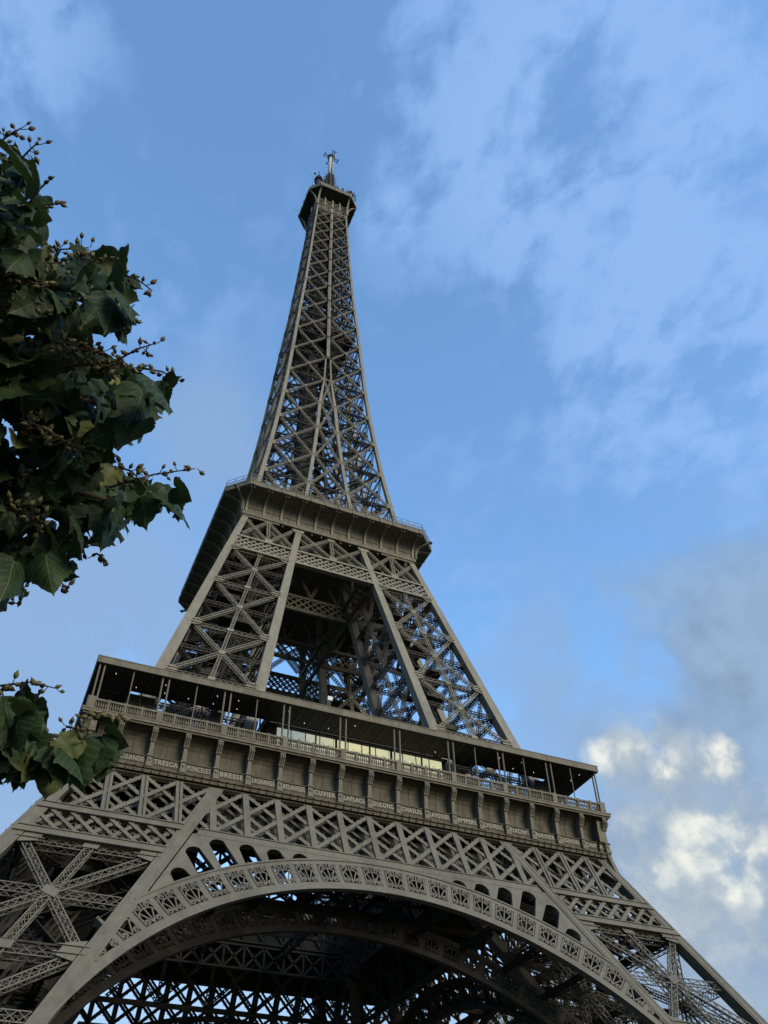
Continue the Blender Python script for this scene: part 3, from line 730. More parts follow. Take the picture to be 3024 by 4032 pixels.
# ------------------------------------------------------------------ first-floor gallery
def build_gallery():
    b = MB(); y = -34.75                                       # balustrade
    prof = [(0.10, 0.0), (0.10, 0.10), (0.055, 0.16), (0.115, 0.42), (0.10, 0.60), (0.05, 0.82), (0.09, 0.93), (0.10, 1.0)]
    b.box((-34.9, y - 0.14, 57.22), (34.9, y + 0.14, 57.42)); b.box((-34.95, y - 0.17, 58.45), (34.95, y + 0.17, 58.68))
    H = 3.83
    for k in range(-18, 18):
        x0 = k * H / 2
        b.box((x0 - 0.11, y - 0.15, 57.42), (x0 + 0.11, y + 0.15, 58.45)); b.box((x0 - 0.15, y - 0.2, 58.68), (x0 + 0.15, y + 0.2, 58.76))
        for i in range(6):
            x = x0 + H / 2 * (i + 1.0) / 7.0; b.lathe((x, y, 57.42), [(r, h * 1.03) for r, h in prof], 6)
    for x in (-26.68, -18.98, -11.3, -3.7, 3.85, 11.7, 19.3, 26.9): b.box((x - 0.34, y - 0.22, 57.42), (x + 0.34, y + 0.2, 58.72))
    for s in (-1, 1): b.box((s * 34.5 - 0.42, y - 0.24, 57.22), (s * 34.5 + 0.42, y + 0.6, 58.85))
    quarter_copies(b.build('balustrade', IRON2, tower))
    b = MB(); b.lathe((0, 0, 57.3), [(0.17, 0), (0.17, 1.4), (0.115, 1.5), (0.115, 6.0), (0.17, 6.05), (0.17, 6.25)], 10); thick = b.mesh('gallery_column', IRON2)
    b = MB(); b.lathe((0, 0, 57.3), [(0.075, 0), (0.075, 6.25)], 8); thin = b.mesh('gallery_column', IRON2)
    for q in range(4):
        a = q * math.pi / 2; c, s = math.cos(a), math.sin(a)
        xs = [(-34.56, thick), (-34.0, thick)]
        for x in (-26.68, -18.98, -11.3, -3.7, 3.85, 11.7, 19.3, 26.9): xs += [(x - 0.39, thick), (x + 0.39, thick)]
        xs += [(x, thin) for x in (-30.55, -22.85, -15.2, 15.36, 22.93, 30.48)]
        if q: xs = xs[:18]
        for x, m in xs:
            o = link('gallery_column', m, tower); o.location = (c * x + s * 34.55, s * x - c * 34.55, 0); 
    # roof ring with slim fascia and a dark soffit
    b = MB(); yo, yi = -35.0, -30.1
    for k in range(4):
        c, s = math.cos(k * math.pi / 2), math.sin(k * math.pi / 2); Rz = np.array([[c, -s, 0], [s, c, 0], [0, 0, 1]])
        b.cur = 1
        b.hexa(np.array([(yo + .06, yo + .06, 63.50), (yi, yi, 63.50), (-yi, yi, 63.50), (-yo - .06, yo + .06, 63.50), (yo + .06, yo + .06, 63.7), (yi, yi, 63.7), (-yi, yi, 63.7), (-yo - .06, yo + .06, 63.7)]) @ Rz.T)
        b.cur = 0
        b.hexa(np.array([(yo, yo, 63.44), (yo + .12, yo + .12, 63.44), (-yo - .12, yo + .12, 63.44), (-yo, yo, 63.44), (yo, yo, 64.25), (yo + .12, yo + .12, 64.25), (-yo - .12, yo + .12, 64.25), (-yo, yo, 64.25)]) @ Rz.T)
        b.hexa(np.array([(yo - .05, yo - .05, 64.25), (yi, yi, 64.25), (-yi, yi, 64.25), (-yo + .05, yo - .05, 64.25), (yo - .05, yo - .05, 64.36), (yi, yi, 64.36), (-yi, yi, 64.36), (-yo + .05, yo - .05, 64.36)]) @ Rz.T)
        for x in np.arange(-28.7, 29, 7.66):
            q = np.array([(x, yi + 0.1, 57.1), (x, yi + 0.1, 63.5)]) @ Rz.T; b.bar(q[0], q[1], 0.18, 0.18, (1, 0, 0))
        for x in np.arange(-34, 34.5, 1.915):
            q = np.array([(x, max(yo + .3, -34.6), 63.44), (x, yi, 63.44)]) @ Rz.T
            if abs(x) < 30: b.bar(q[0], q[1], 0.10, 0.10, (0, 0, 1))
    roof = b.build('gallery_roof', [IRON2, DARK], tower)
    b = MB(); b.lathe((0, 0, 0), [(0.02, 0.10), (0.028, 0.05), (0.028, -0.02), (0.012, -0.035)], 8); lm = b.mesh('ceiling_lamp', LAMP)
    r = random.Random(3)
    for x in np.arange(-32.5, 33, 3.1):
        for y in (-33.3, -31.4):
            if r.random() < 0.55:
                o = link('ceiling_lamp', lm, roof); o.location = (x + r.uniform(-.25, .25), y + r.uniform(-.1, .1), 63.36)
    # glazed restaurant pavilion set back from the gallery
    b = MB(); b.cur = 0
    b.box((-12.2, -29.6, 57.06), (13.2, -20.5, 57.5)); b.box((-12.2, -29.3, 57.5), (13.2, -20.5, 63.2)); b.box((-12.6, -30.0, 63.2), (13.6, -20.0, 63.45)); b.box((-11.5, -28.0, 63.45), (12.5, -20.5, 67.0))
    pav = b.build('pavilion', DARK, tower)
    xs = np.linspace(-11.0, 12.9, 13)
    for i in range(12):
        b = MB(); g = 0.05
        b.hexa([(xs[i] + g, -29.95, 57.5), (xs[i] + g, -29.87, 57.5), (xs[i + 1] - g, -29.87, 57.5), (xs[i + 1] - g, -29.95, 57.5), (xs[i] + g, -29.55, 63.15), (xs[i] + g, -29.47, 63.15), (xs[i + 1] - g, -29.47, 63.15), (xs[i + 1] - g, -29.55, 63.15)])
        b.build('window_pane', PANE_COOL if i < 2 else PANE_MID if i < 4 else PANE_WARM, pav)
    for i in range(13):
        b = MB(); wd = 0.30 if i in (4, 8, 12) else 0.08
        b.bar((xs[i] + (0.3 if wd > .2 else 0), -29.97, 57.4), (xs[i] + (0.3 if wd > .2 else 0), -29.58, 63.2), wd, 0.16, (0, -1, 0)); b.build('mullion', DARK, pav)
    b = MB()
    for i in range(22):
        x = -10.6 + i * 1.07; b.tube([(x, -30.4, 60.4), (x + .12, -30.4, 61.4), (x + .4, -30.4, 61.75), (x + .7, -30.4, 61.4), (x + .85, -30.4, 60.4)], 0.035, 5)
    b.box((-11, -30.45, 61.15), (12.9, -30.42, 61.2)); b.box((-11, -30.45, 60.3), (12.9, -30.35, 60.42))
    for x in np.arange(-11, 13.1, 2.0): b.box((x - .03, -30.45, 57.2), (x + .03, -30.35, 61.2))
    b.build('barrier', GREY, pav)
    # glass side screens in the wings of the gallery
    for x0, x1 in ((-30.5, -26.9), (-19.9, -18.5), (27.5, 30.0)):
        b = MB(); b.box((x0, -29.95, 57.1), (x1, -29.85, 63.3)); b.build('screen_wall', DARK, tower)
    b = MB(); b.box((-16.9, -30.9, 57.3), (-13.0, -27.5, 59.6)); b.box((-16.7, -30.7, 59.9), (-13.4, -30.5, 60.0))
    for x in np.arange(-16.7, -13.3, 0.55): b.bar((x, -30.6, 59.6), (x, -30.6, 60.0), 0.05, 0.05, (0, 1, 0))
    b.build('service_kiosk', DARK, tower)
    b = MB(); q = V(-6.0, -34.3, 64.4); b.bar(q, q + V(-0.1, 0, 1.0), 0.16, 0.16, (0, 1, 0)); b.box(q + V(-0.05, -0.3, 0.15), q + V(0.55, 0.3, 1.15)); b.cur = 1; b.box(q + V(0.1, -0.3, 1.16), q + V(0.75, 0.3, 1.75))
    b.build('floodlight', [DARK, GREY], tower)
build_gallery()

# ------------------------------------------------------------------ piers between the first and second floors
def build_mid_piers():
    zl = [57.0, 69.3, 90, 112.0]; b = MB()
    rw = lambda z: float(np.interp(z, [57, 69, 112], [1.7, 1.55, 1.12]))
    for (fx, sx) in ((w_mid, 1), (i_mid, -1)):
        for (fy, sy) in ((w_mid, 1), (i_mid, -1)):
            rafter(b, lambda z: -fx(z), lambda z: -fy(z), lambda z: (rw(z) * sx, rw(z) * sy), zl)
    pier = b.build('upper_pier', IRON, tower)
    E = lambda fx, fy: (lambda z: V(-fx(z), -fy(z), z))
    ow = lambda z: w_mid(z) - rw(z); iw = lambda z: i_mid(z) + rw(z)
    zs = [58.6, 69.9, 80.5, 91.6, 101.4]
    n = (0, -1, 0.25)
    def face(EA, EB, n, zs=zs):
        b = MB(); face_xpanels(b, EA, EB, zs, n, 0.54, 0.55, True, 0.85, 0.085, 0.045, 1.5, inset=0.2)
        b.build('cross_bracing', IRON, pier)
    face(E(ow, w_mid), E(iw, w_mid), n); face(E(w_mid, iw), E(w_mid, ow), (-1, 0, 0.25))
    face(E(ow, i_mid), E(iw, i_mid), (0, 1, -0.16)); face(E(i_mid, iw), E(i_mid, ow), (1, 0, -0.16))
    # lift rails, landings and stairs inside the pier
    b = MB()
    for z in (63.5, 69.9, 75.2, 80.5, 86, 91.6, 97):
        A = [V(-w_mid(z) + .8, -w_mid(z) + .8, z), V(-i_mid(z) - .8, -w_mid(z) + .8, z), V(-i_mid(z) - .8, -i_mid(z) - .8, z), V(-w_mid(z) + .8, -i_mid(z) - .8, z)]
        for i in range(4): b.truss(A[i], A[(i + 1) % 4], 0.7, 0.6, (0, 0, 1), 0.11, 0.06)
        b.truss(A[0], A[2], 0.6, 0.5, (0, 0, 1), 0.11, 0.06); b.truss(A[1], A[3] - V(0, 0, .1), 0.6, 0.5, (0, 0, 1), 0.11, 0.06)
        M = sum(A) / 4; r = random.Random(int(z)); dx, dy = r.uniform(-2.5, 2.5), r.uniform(-2.5, 2.5)
        b.box(M + V(dx - 1.8, dy - 1.6, -0.5), M + V(dx + 1.8, dy + 1.6, 0.4)); b.box(M + V(-dx - 1.2, dy - 1.0, 0.2), M + V(-dx + 1.4, dy + 1.2, 0.7))
        for s in (-1, 1):
            b.bar(M + V(dx - 1.8, dy + s * 1.6, 1.5), M + V(dx + 1.8, dy + s * 1.6, 1.5), 0.06, 0.06, (0, 1, 0))
    for dx in (-1.6, 1.6):
        p = [V(-(w_mid(z) + i_mid(z)) / 2 + dx, -(w_mid(z) + i_mid(z)) / 2 - dx, z) for z in (57, 112)]
        b.truss(p[0], p[1], 0.9, 1.3, (0.7, 0.7, 0.4), 0.2, 0.09, 1.2)
    zz = 58.0; k = 0
    while zz < 108:
        z1 = zz + 2.9; c0 = -(w_mid(zz) + i_mid(zz)) / 2; c1 = -(w_mid(z1) + i_mid(z1)) / 2; s = 1 if k % 2 else -1
        for e in (0, 1.0):
            b.bar(V(c0 - 2.4 * s - 2.0, c0 + 2.4 + e, zz), V(c1 + 2.4 * s - 2.0, c1 + 2.4 + e, z1), 0.10, 0.5, (0, 1, 0))
            b.bar(V(c0 - 2.4 * s - 2.0, c0 + 2.4 + e, zz + 1.1), V(c1 + 2.4 * s - 2.0, c1 + 2.4 + e, z1 + 1.1), 0.06, 0.06, (0, 1, 0))
        b.box(V(c1 + 2.4 * s - 2.8, c1 + 2.2, z1 - 0.15), V(c1 + 2.4 * s - 1.2, c1 + 3.6, z1)); zz = z1; k += 1
    b.build('lift_track', IRON3, pier)
    quarter_copies(pier)
    # lattice girder with chords under the second floor
    b = MB(); F = lambda x, z, off=0.0: V(x, -w_mid(z) + off, z); N = unit((0, -1, 0.2545))
    for z0, z1 in ((101.35, 101.95), (104.85, 105.4)):
        spans = ((-w_mid(z0) + 1.0, -i_mid(z0) - 1.0), (-i_mid(z0) + 0.05, i_mid(z0) - 0.05), (i_mid(z0) + 1.0, w_mid(z0) - 1.0))
        for xa, xb in spans:
            b.plate([F(xa, z0, -.03), F(xb, z0, -.03), F(xb, z1, -.03), F(xa, z1, -.03)], -N, 0.7)
            b.bar(F(xa, z0, -.09), F(xb, z0, -.09), 0.1, 0.1, N)
    za, zc = 101.95, 104.85
    for xa, xb in ((-w_mid(103) + 1.2, -i_mid(103) - 1.2), (-i_mid(103) - 0.1, i_mid(103) + 0.1), (i_mid(103) + 1.2, w_mid(103) - 1.2)):
        x = xa - 2.0
        while x < xb + 2.0:
            for sg, off in ((1, 0.10), (-1, 0.22)):
                q = [(x - sg * 1.75 + sg * 3.5 * f, za + (zc - za) * f) for f in np.linspace(0, 1, 30)]
                q = [t for t in q if xa <= t[0] <= xb]
                if len(q) > 4:
                    b.bar(F(q[0][0], q[0][1], off), F(q[-1][0], q[-1][1], off), 0.30, 0.10, N); b.bar(F(q[0][0], q[0][1], off + 1.1), F(q[-1][0], q[-1][1], off + 1.1), 0.24, 0.10, N)
            x += 1.32
    girder = b.build('girder', IRON, tower)
    b = MB(); G = lambda x, z, off=0.0: V(x, -i_mid(z) - 0.2 + off, z); NI = unit((0, -1, 0.16))
    for z0, z1 in ((101.3, 102.0), (104.8, 105.4)):
        b.plate([G(-16.4, z0), G(16.4, z0), G(16.0, z1), G(-16.0, z1)], -NI, 0.5)
    x = -17.5
    while x < 17.5:
        for sg, off in ((1, 0.08), (-1, 0.22)):
            q = [(x - sg * 1.5 + sg * 3.0 * f, 102.0 + 2.8 * f) for f in np.linspace(0, 1, 20)]; q = [t for t in q if abs(t[0]) < 16]
            if len(q) > 3: b.bar(G(q[0][0], q[0][1], off), G(q[-1][0], q[-1][1], off), 0.30, 0.10, NI)
        x += 1.6
    for k in range(-3, 3):
        b.truss(G(k * 5.2, 105.4), G((k + .5) * 5.2, 111.6), .5, .4, NI, .09, .05); b.truss(G((k + .5) * 5.2, 111.6), G((k + 1) * 5.2, 105.4), .5, .4, NI, .09, .05)
    b.build('inner_girder', IRON2, girder)
    b = MB()                                                   # braces between girder and second floor
    za, zc = 105.6, 111.7
    for xa, xb, m in ((-w_mid(108) + 1.1, -i_mid(108) - 1.1, 0), (-i_mid(108) - 0.0, i_mid(108) + 0.0, 0), (i_mid(108) + 1.1, w_mid(108) - 1.1, 0)):
        xm = (xa + xb) / 2
        for off in (0.35, 1.7):
            b.truss(F(xa, za + .6, off), F(xm, zc, off), 0.55, 0.5, N, 0.11, 0.055); b.truss(F(xm, zc, off), F(xb, za, off), 0.55, 0.5, N, 0.11, 0.055)
            b.truss(F(xa, zc, off + .06), F(xm, za, off + .06), 0.55, 0.5, N, 0.11, 0.055); b.truss(F(xm, za, off + .06), F(xb, zc - .5, off + .06), 0.55, 0.5, N, 0.11, 0.055)
        b.truss(F(xm, za, 0.3), F(xm, zc, 0.3), 0.6, 0.4, N, 0.11, 0.055)
        for x, z in ((xm, zc - 0.2), (xm, za + 0.2)): b.plate([F(x - .7, z - .35, 0), F(x + .7, z - .35, 0), F(x + .7, z + .35, 0), F(x - .7, z + .35, 0)], -N, 0.06)
    for s in (-1, 1):
        b.plate([F(s * i_mid(110.2) - .9 + s * .55, 110.9, -.05), F(s * i_mid(110.2) + .9 + s * .55, 110.9, -.05), F(s * i_mid(111) + 1.1 + s * .55, 111.8, -.05), F(s * i_mid(111) - 1.1 + s * .55, 111.8, -.05)], -N, 0.1)
    b.build('cross_bracing', IRON, girder)
    quarter_copies(girder)
build_mid_piers()

# ------------------------------------------------------------------ second floor
S2 = [(111.9, 17.12), (112.60, 17.12), (112.62, 16.90), (113.8, 16.92), (114.5, 17.02), (115.05, 17.3), (115.45, 17.8), (115.7, 18.5), (115.85, 19.4), (115.93, 20.45)]
def build_second_floor():
    b = MB()
    def ring_pts(a, z, c0=17.0):
        a2 = max(a, c0 + 1e-3); c = min(c0, a)
        return [(-c, -a2, z), (c, -a2, z), (a2, -c, z), (a2, c, z), (c, a2, z), (-c, a2, z), (-a2, c, z), (-a2, -c, z)]
    prof = S2 + [(116.0, 20.66), (116.55, 20.66), (116.58, 20.58), (116.95, 20.58), (117.05, 20.66), (117.1, 20.3)]
    rows = []
    for z, a in prof: rows += ring_pts(a, z, 17.0 if a > 17.01 else a - 0.001)
    f = []
    for i in range(len(prof) - 1):
        for j in range(8): a, c = i * 8 + j, i * 8 + (j + 1) % 8; f.append((a, c, c + 8, a + 8))
    f += [tuple(range(8)), tuple((len(prof) - 1) * 8 + j for j in range(8))]
    b.add(rows, f)
    for q in range(4):
        c, s = math.cos(q * math.pi / 2), math.sin(q * math.pi / 2); Rz = np.array([[c, -s, 0], [s, c, 0], [0, 0, 1]])
        P = np.array([(-17, -16.99, 113.75), (17, -16.99, 113.75)]) @ Rz.T; b.bar(P[0], P[1], 0.08, 0.10, (0, 0, 1))
        for k in range(-5, 5):
            x = (k + 0.5) * 3.28; P = np.array([(x, -16.93, 112.65), (x, -16.97, 113.6)]) @ Rz.T; b.bar(P[0], P[1], 0.06, 0.08, Rz @ V(0, -1, 0))
        for k in range(-9, 10):
            P = np.array([(k * 1.87, -10, 111.7), (k * 1.87, -16.8, 111.7)]) @ Rz.T; b.bar(P[0], P[1], 0.25, 0.45, (0, 0, 1))
        for k in range(-6, 7):
            P = np.array([(k * 2.73, -20.68, 116.02), (k * 2.73, -20.68, 117.1)]) @ Rz.T; b.bar(P[0], P[1], 0.26, 0.16, Rz @ V(0, -1, 0))
    fl = b.build('second_floor', IRON2, tower)
    # curved ribs of the cove
    def rib_pts(n0, n1=None): return n0
    b = MB(); pts = [V(0, -a, z) for z, a in S2[2:]]
    rows = []; n = len(pts)
    for i, p in enumerate(pts):
        d = 0.26 + 0.10 * math.sin(i / (n - 1) * math.pi); t = unit(pts[min(i + 1, n - 1)] - pts[max(i - 1, 0)]); nn = V(0, -t[2], t[1])
        rows += [p + V(-.2, 0, 0), p + V(-.2, 0, 0) + nn * d, p + V(.2, 0, 0) + nn * d, p + V(.2, 0, 0)]
    f = [(i * 4 + j, i * 4 + (j + 1) % 4, i * 4 + 4 + (j + 1) % 4, i * 4 + 4 + j) for i in range(n - 1) for j in range(4)] + [(3, 2, 1, 0)]
    b.add(rows, f); b.box((-0.2, -17.2, 114.35), (0.2, -16.95, 114.5))
    for dx in (-.3, .3): b.box((dx - .09, -20.35, 115.62), (dx + .09, -20.15, 115.80))
    rm = b.mesh('rib', IRON)
    for q in range(4):
        a = q * math.pi / 2
        for k in range(-5, 6):
            o = link('rib', rm, fl); c, s = math.cos(a), math.sin(a); x = k * 3.28; o.location = (c * x, s * x, 0); o.rotation_euler = (0, 0, a)
        c, s = math.cos(a), math.sin(a)
        for px, py, ang in ((-17.0 + .05, -17.0, -math.pi / 4),):   # corner rib on the chamfer
            o = link('rib', rm, fl); Pv = Vector((-17.0 , -17.0, 0)); off = Vector((math.sin(-math.pi / 4) * 0, 0, 0))
            # rotate so that its wall face points outward diagonally
            o.rotation_euler = (0, 0, a - math.pi / 4); d = 17.0 * math.sqrt(2) - 16.92
            o.location = (math.cos(a) * (-d * .7071) - math.sin(a) * (-d * .7071), math.sin(a) * (-d * .7071) + math.cos(a) * (-d * .7071), 0); o.scale = (1, 1.0, 1)
    # parapet lattice and glass screens
    b = MB()
    for q in range(4):
        c, s = math.cos(q * math.pi / 2), math.sin(q * math.pi / 2); Rz = np.array([[c, -s, 0], [s, c, 0], [0, 0, 1]])
        segs = [((-17, -20.45), (17, -20.45)), ((17, -20.45), (20.45, -17))]
        for p, e in segs:
            p = np.array([p[0], p[1], 0]) @ Rz.T; e = np.array([e[0], e[1], 0]) @ Rz.T; L = np.linalg.norm(e - p); m = max(2, int(L / 1.37)); t = (e - p) / L; nn = np.cross(t, (0, 0, 1))
            for z in (117.3, 118.0, 118.75): b.bar(p + V(0, 0, z), e + V(0, 0, z), 0.07, 0.05, (0, 0, 1))
            for i in range(m + 1): b.bar(p + t * L * i / m + V(0, 0, 117.0), p + t * L * i / m + V(0, 0, 118.8), 0.09, 0.07, nn)
            for i in range(m):
                b.bar(p + t * L * i / m + V(0, 0, 117.3), p + t * L * (i + 1) / m + V(0, 0, 118.0), 0.06, 0.04, nn); b.bar(p + t * L * (i + 1) / m + V(0, 0, 117.3), p + t * L * i / m + V(0, 0, 118.0), 0.06, 0.04, nn)
    b.build('railing', IRON, fl)
    b = MB(); b.box((-11.5, -11.5, 117.1), (11.5, 11.5, 120.6)); b.box((-13.3, -13.3, 120.7), (13.3, 13.3, 121.3))
    for x in np.arange(-11, 11.1, 2.2):
        for y in (-11.56, 11.56): b.box((x - .08, y - .06, 117.2), (x + .08, y + .06, 120.6))
    b.build('upper_terrace', IRON2, fl)
    b = MB(); b.box((-9.0, -11.62, 117.9), (9.0, -11.58, 120.2)); b.build('window_pane', CLEAR, fl)
build_second_floor()

# ------------------------------------------------------------------ upper column
NODES = [117.5, 128.3, 138.5, 149.1, 159.1, 169.3, 179.3, 189.2, 199.0, 208.4, 217.0, 225.5, 233.0, 240.0, 246.6, 253.0, 259.3, 265.0]
def build_spire():
    b = MB(); zl = [112] + NODES + [268.5]; sw = lambda z: float(np.interp(z, [117, 180, 268], [0.82, 0.72, 0.55]))
    for sx in (-1, 1):
        for sy in (-1, 1):
            rafter(b, lambda z: sx * w_up(z), lambda z: sy * w_up(z), lambda z: (-sx * sw(z), -sy * sw(z)), zl)
    core = b.build('column_legs', IRON, tower)
    b = MB()
    zlow = [z for z in zl if z < 181]; zhi = [z for z in zl if z > 178.5]
    for s in (-1, 1):                                          # the two inner strands that lean together
        rafter(b, lambda z: s * (i_up(z)) , lambda z: -w_up(z), lambda z: (s * 0.72 if z < 168 else s * 0.30, 0.7), zlow)
    rafter(b, lambda z: -0.40, lambda z: -w_up(z) - 0.0, lambda z: (0.80, 0.6), zhi)
    b.bar(V(0, -w_up(180) - .03, 180), V(0, -w_up(265) - .03, 265), 0.12, 0.08, (0, -1, 0))
    n = unit((0, -1, 0.08))
    def flat(p0, p1, w, d):
        b.truss(p0, p1, w, d, n, 0.075, 0.04, w * 1.2)
    for i, (z0, z1) in enumerate(zip(NODES[:-1], NODES[1:])):
        f = float(np.interp(z0, [117, 265], [1.0, 0.62])); tw = 0.44 * f; td = 0.5 * f
        for s in (-1, 1):
            O = lambda z: V(s * (w_up(z) - sw(z)), -w_up(z) + 0.30, z); I = lambda z: V(s * (i_up(z) + (0.6 if z < 168 else 0.1)), -w_up(z) + 0.30, z)
            flat(O(z0), I(z1), tw, td); flat(I(z0) + V(0, .12, 0), O(z1) + V(0, .12, 0), tw, td)
            c = 0.5 * (O(z0) + I(z1)); b.box(c + V(-tw * .7, -.32, -tw * .7), c + V(tw * .7, -.27, tw * .7))
        if i_up(z0) > 0.8:
            A0, A1 = V(-i_up(z0), -w_up(z0) + .3, z0), V(i_up(z1), -w_up(z1) + .3, z1)
            flat(A0, A1, tw, td)
            flat(V(i_up(z0), -w_up(z0) + .45, z0), V(-i_up(z1), -w_up(z1) + .45, z1), tw, td)
    for z in NODES:                                            # node plates with slanted flanges
        g = float(np.interp(z, [117, 265], [1.15, 0.62]))
        pts = [(-w_up(z) + sw(z) * .6, 1), (w_up(z) - sw(z) * .6, -1)]
        pts += [(-i_up(z), -1), (-i_up(z) - .5, 1), (i_up(z), 1), (i_up(z) + .5, -1)] if z < 175 else [(0, 1), (0, -1)]
        for x, s in pts:
            s2 = -s if z >= 175 and x == 0 else s
            y = -w_up(z) - 0.06
            mid = z >= 175 and x == 0
            xl, xr = (x - g * .7, x + g * .7) if mid else ((x - sw(z) * .5, x + g * .8) if s > 0 else (x - g * .8, x + sw(z) * .5))
            b.plate([(xl, y, z - g * .5), (xr, y, z - g * .5), (xr, y + .02, z + g * .5), (xl, y + .02, z + g * .5)], (0, 1, 0), 0.06)
            fl, fr = (x - g, x + g) if mid else ((x, x + g * 1.15) if s > 0 else (x - g * 1.15, x))
            for e in (-.45, 0, .45): b.bar(V(fl, y + .04, z + e * g - g * .12), V(fr, y + .04, z + e * g + g * .12), 0.12 * g, 0.14, (0, -1, 0))
    fb = b.build('cross_bracing', IRON, core)
    b = MB()
    for z0, z1 in zip(NODES[:-1], NODES[1:]):
        zm = (z0 + z1) / 2; f = float(np.interp(z0, [117, 265], [1.0, 0.6])); ins = 0.16
        for s in (-1, 1):
            O = lambda z: V(s * w_up(z) * .93, -w_up(z) * (1 - ins), z); I = lambda z: V(s * i_up(z), -w_up(z) * (1 - ins), z)
            for za, zc in ((z0, zm), (zm, z1)):
                b.truss(O(za), I(zc), .30 * f, .25, n, .06, .035, .5); b.truss(I(za), O(zc), .30 * f, .25, n, .06, .035, .5)
            b.truss(O(zm), I(zm), .30 * f, .25, n, .06, .035, .5)
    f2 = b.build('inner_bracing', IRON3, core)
    for k in (1, 2, 3):
        c = f2.copy(); COL.objects.link(c); c.parent = core; c.rotation_euler = (0, 0, k * math.pi / 2)
    for k in (1, 2, 3):
        c = fb.copy(); COL.objects.link(c); c.parent = core; c.rotation_euler = (0, 0, k * math.pi / 2)
    # inner strands of the four legs and flat lattice floors at every node
    b = MB()
    zin = [z for z in zl if z < 165]
    for sx in (-1, 1):
        for sy in (-1, 1):
            rafter(b, lambda z: sx * (i_up(z) + .2), lambda z: sy * (i_up(z) + .2), lambda z: (sx * .6, sy * .6), zin)
    for z in NODES[1:]:
        W = w_up(z) - 0.4; A = [V(-W, -W, z), V(W, -W, z), V(W, W, z), V(-W, W, z)]
        f = float(np.interp(z, [117, 265], [1.0, 0.6]))
        for i in range(4):
            M = (A[i] + A[(i + 1) % 4]) / 2; M2 = (A[(i + 1) % 4] + A[(i + 2) % 4]) / 2
            b.truss(M, M2, 0.4 * f, 0.3 * f, (0, 0, 1), 0.07, 0.04, 0.6); b.truss(A[i], A[(i + 1) % 4], 0.4 * f, 0.3 * f, (0, 0, 1), 0.07, 0.04, 0.6)
        b.truss(A[0], A[2], 0.4 * f, 0.3 * f, (0, 0, 1), 0.07, 0.04, 0.7); b.truss(A[1], A[3] - V(0, 0, .1), 0.4 * f, 0.3 * f, (0, 0, 1), 0.07, 0.04, 0.7)
    for z0, z1 in zip(NODES[:-1], NODES[1:]):                   # struts from the legs to the lift core
        for sx in (-1, 1):
            for sy in (-1, 1):
                b.truss(V(sx * (w_up(z0) - .4), sy * (w_up(z0) - .4), z0), V(sx * 1.9, sy * 1.9, z1), 0.32, 0.3, (0, 0, 1), 0.06, 0.04, 0.7)
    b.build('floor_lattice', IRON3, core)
    # lift shafts and the spiral stair, a dense dark core
    b = MB()
    for cx, cy in ((-1.9, -1.9), (1.9, 1.9), (-1.9, 1.9)):
        for dx in (-1.1, 1.1):
            for dy in (-1.1, 1.1):
                b.bar(V(cx + dx, cy + dy, 117), V((cx + dx) * .85, (cy + dy) * .85, 274), 0.28, 0.28, (1, 0, 0))
        z = 118.0
        while z < 272:
            f = 1 - 0.15 * (z - 117) / 157
            for a, c in (((-1.1, -1.1), (1.1, -1.1)), ((1.1, -1.1), (1.1, 1.1)), ((1.1, 1.1), (-1.1, 1.1)), ((-1.1, 1.1), (-1.1, -1.1))):
                p = V((cx + a[0]) * f, (cy + a[1]) * f, z); q = V((cx + c[0]) * f, (cy + c[1]) * f, z); b.bar(p, q, 0.16, 0.12, (0, 0, 1)); b.bar(p, q + V(0, 0, 2.2), 0.14, 0.08, (0, 0, 1))
            z += 2.2
    z = 118.0; k = 0
    while z < 270:
        f = 1 - 0.15 * (z - 117) / 157; s = 1 if k % 2 else -1
        b.bar(V(2.0 * f - 1.0 * s, -1.9 * f, z), V(2.0 * f + 1.0 * s, -1.9 * f, z + 1.9), 0.15, 1.3, (0, 1, 0)); b.box(V(2.0 * f + s - .4, -2.6 * f, z + 1.75), V(2.0 * f + s + .4, -1.2 * f, z + 1.9)); z += 1.9; k += 1
    lift = b.build('lift_shaft', IRON3, tower)
    b = MB(); b.box((-3.0, -3.0, 183.5), (-0.8, -0.8, 188.5)); b.build('lift_cabin', DARK, lift)
    b = MB()                                                    # dark plating of the lift bays on the shaft
    b.box((-3.05, -3.06, 118), (-2.98, -0.75, 182)); b.box((-3.05, -3.1, 118), (-0.8, -3.04, 160)); b.box((-2.9, 0.7, 118), (-0.8, 0.78, 240)); b.box((-2.7, -2.7, 200), (-2.6, -0.8, 262)); b.build('shaft_plating', DARK, lift)
    # intermediate platform half way up the column
    b = MB(); W = 7.6
    b.box((-W, -W + .3, 195.2), (W, W - .3, 195.8)); b.box((-5.0, -5.5, 195.8), (4.2, 5.2, 199.2)); b.box((-W, -W, 195.8), (W, -W + .12, 196.9)); b.box((-W, W - .12, 195.8), (W, W, 196.9))
    for s in (-1, 1):
        b.hexa([(s * 1, -6.8, 190), (s * 1, 6.8, 190), (s * 1.6, 6.8, 190), (s * 1.6, -6.8, 190), (s * 5, -7, 195.2), (s * 5, 7, 195.2), (s * 6, 7, 195.2), (s * 6, -7, 195.2)])
    b.build('intermediate_platform', IRON3, tower)
build_spire()

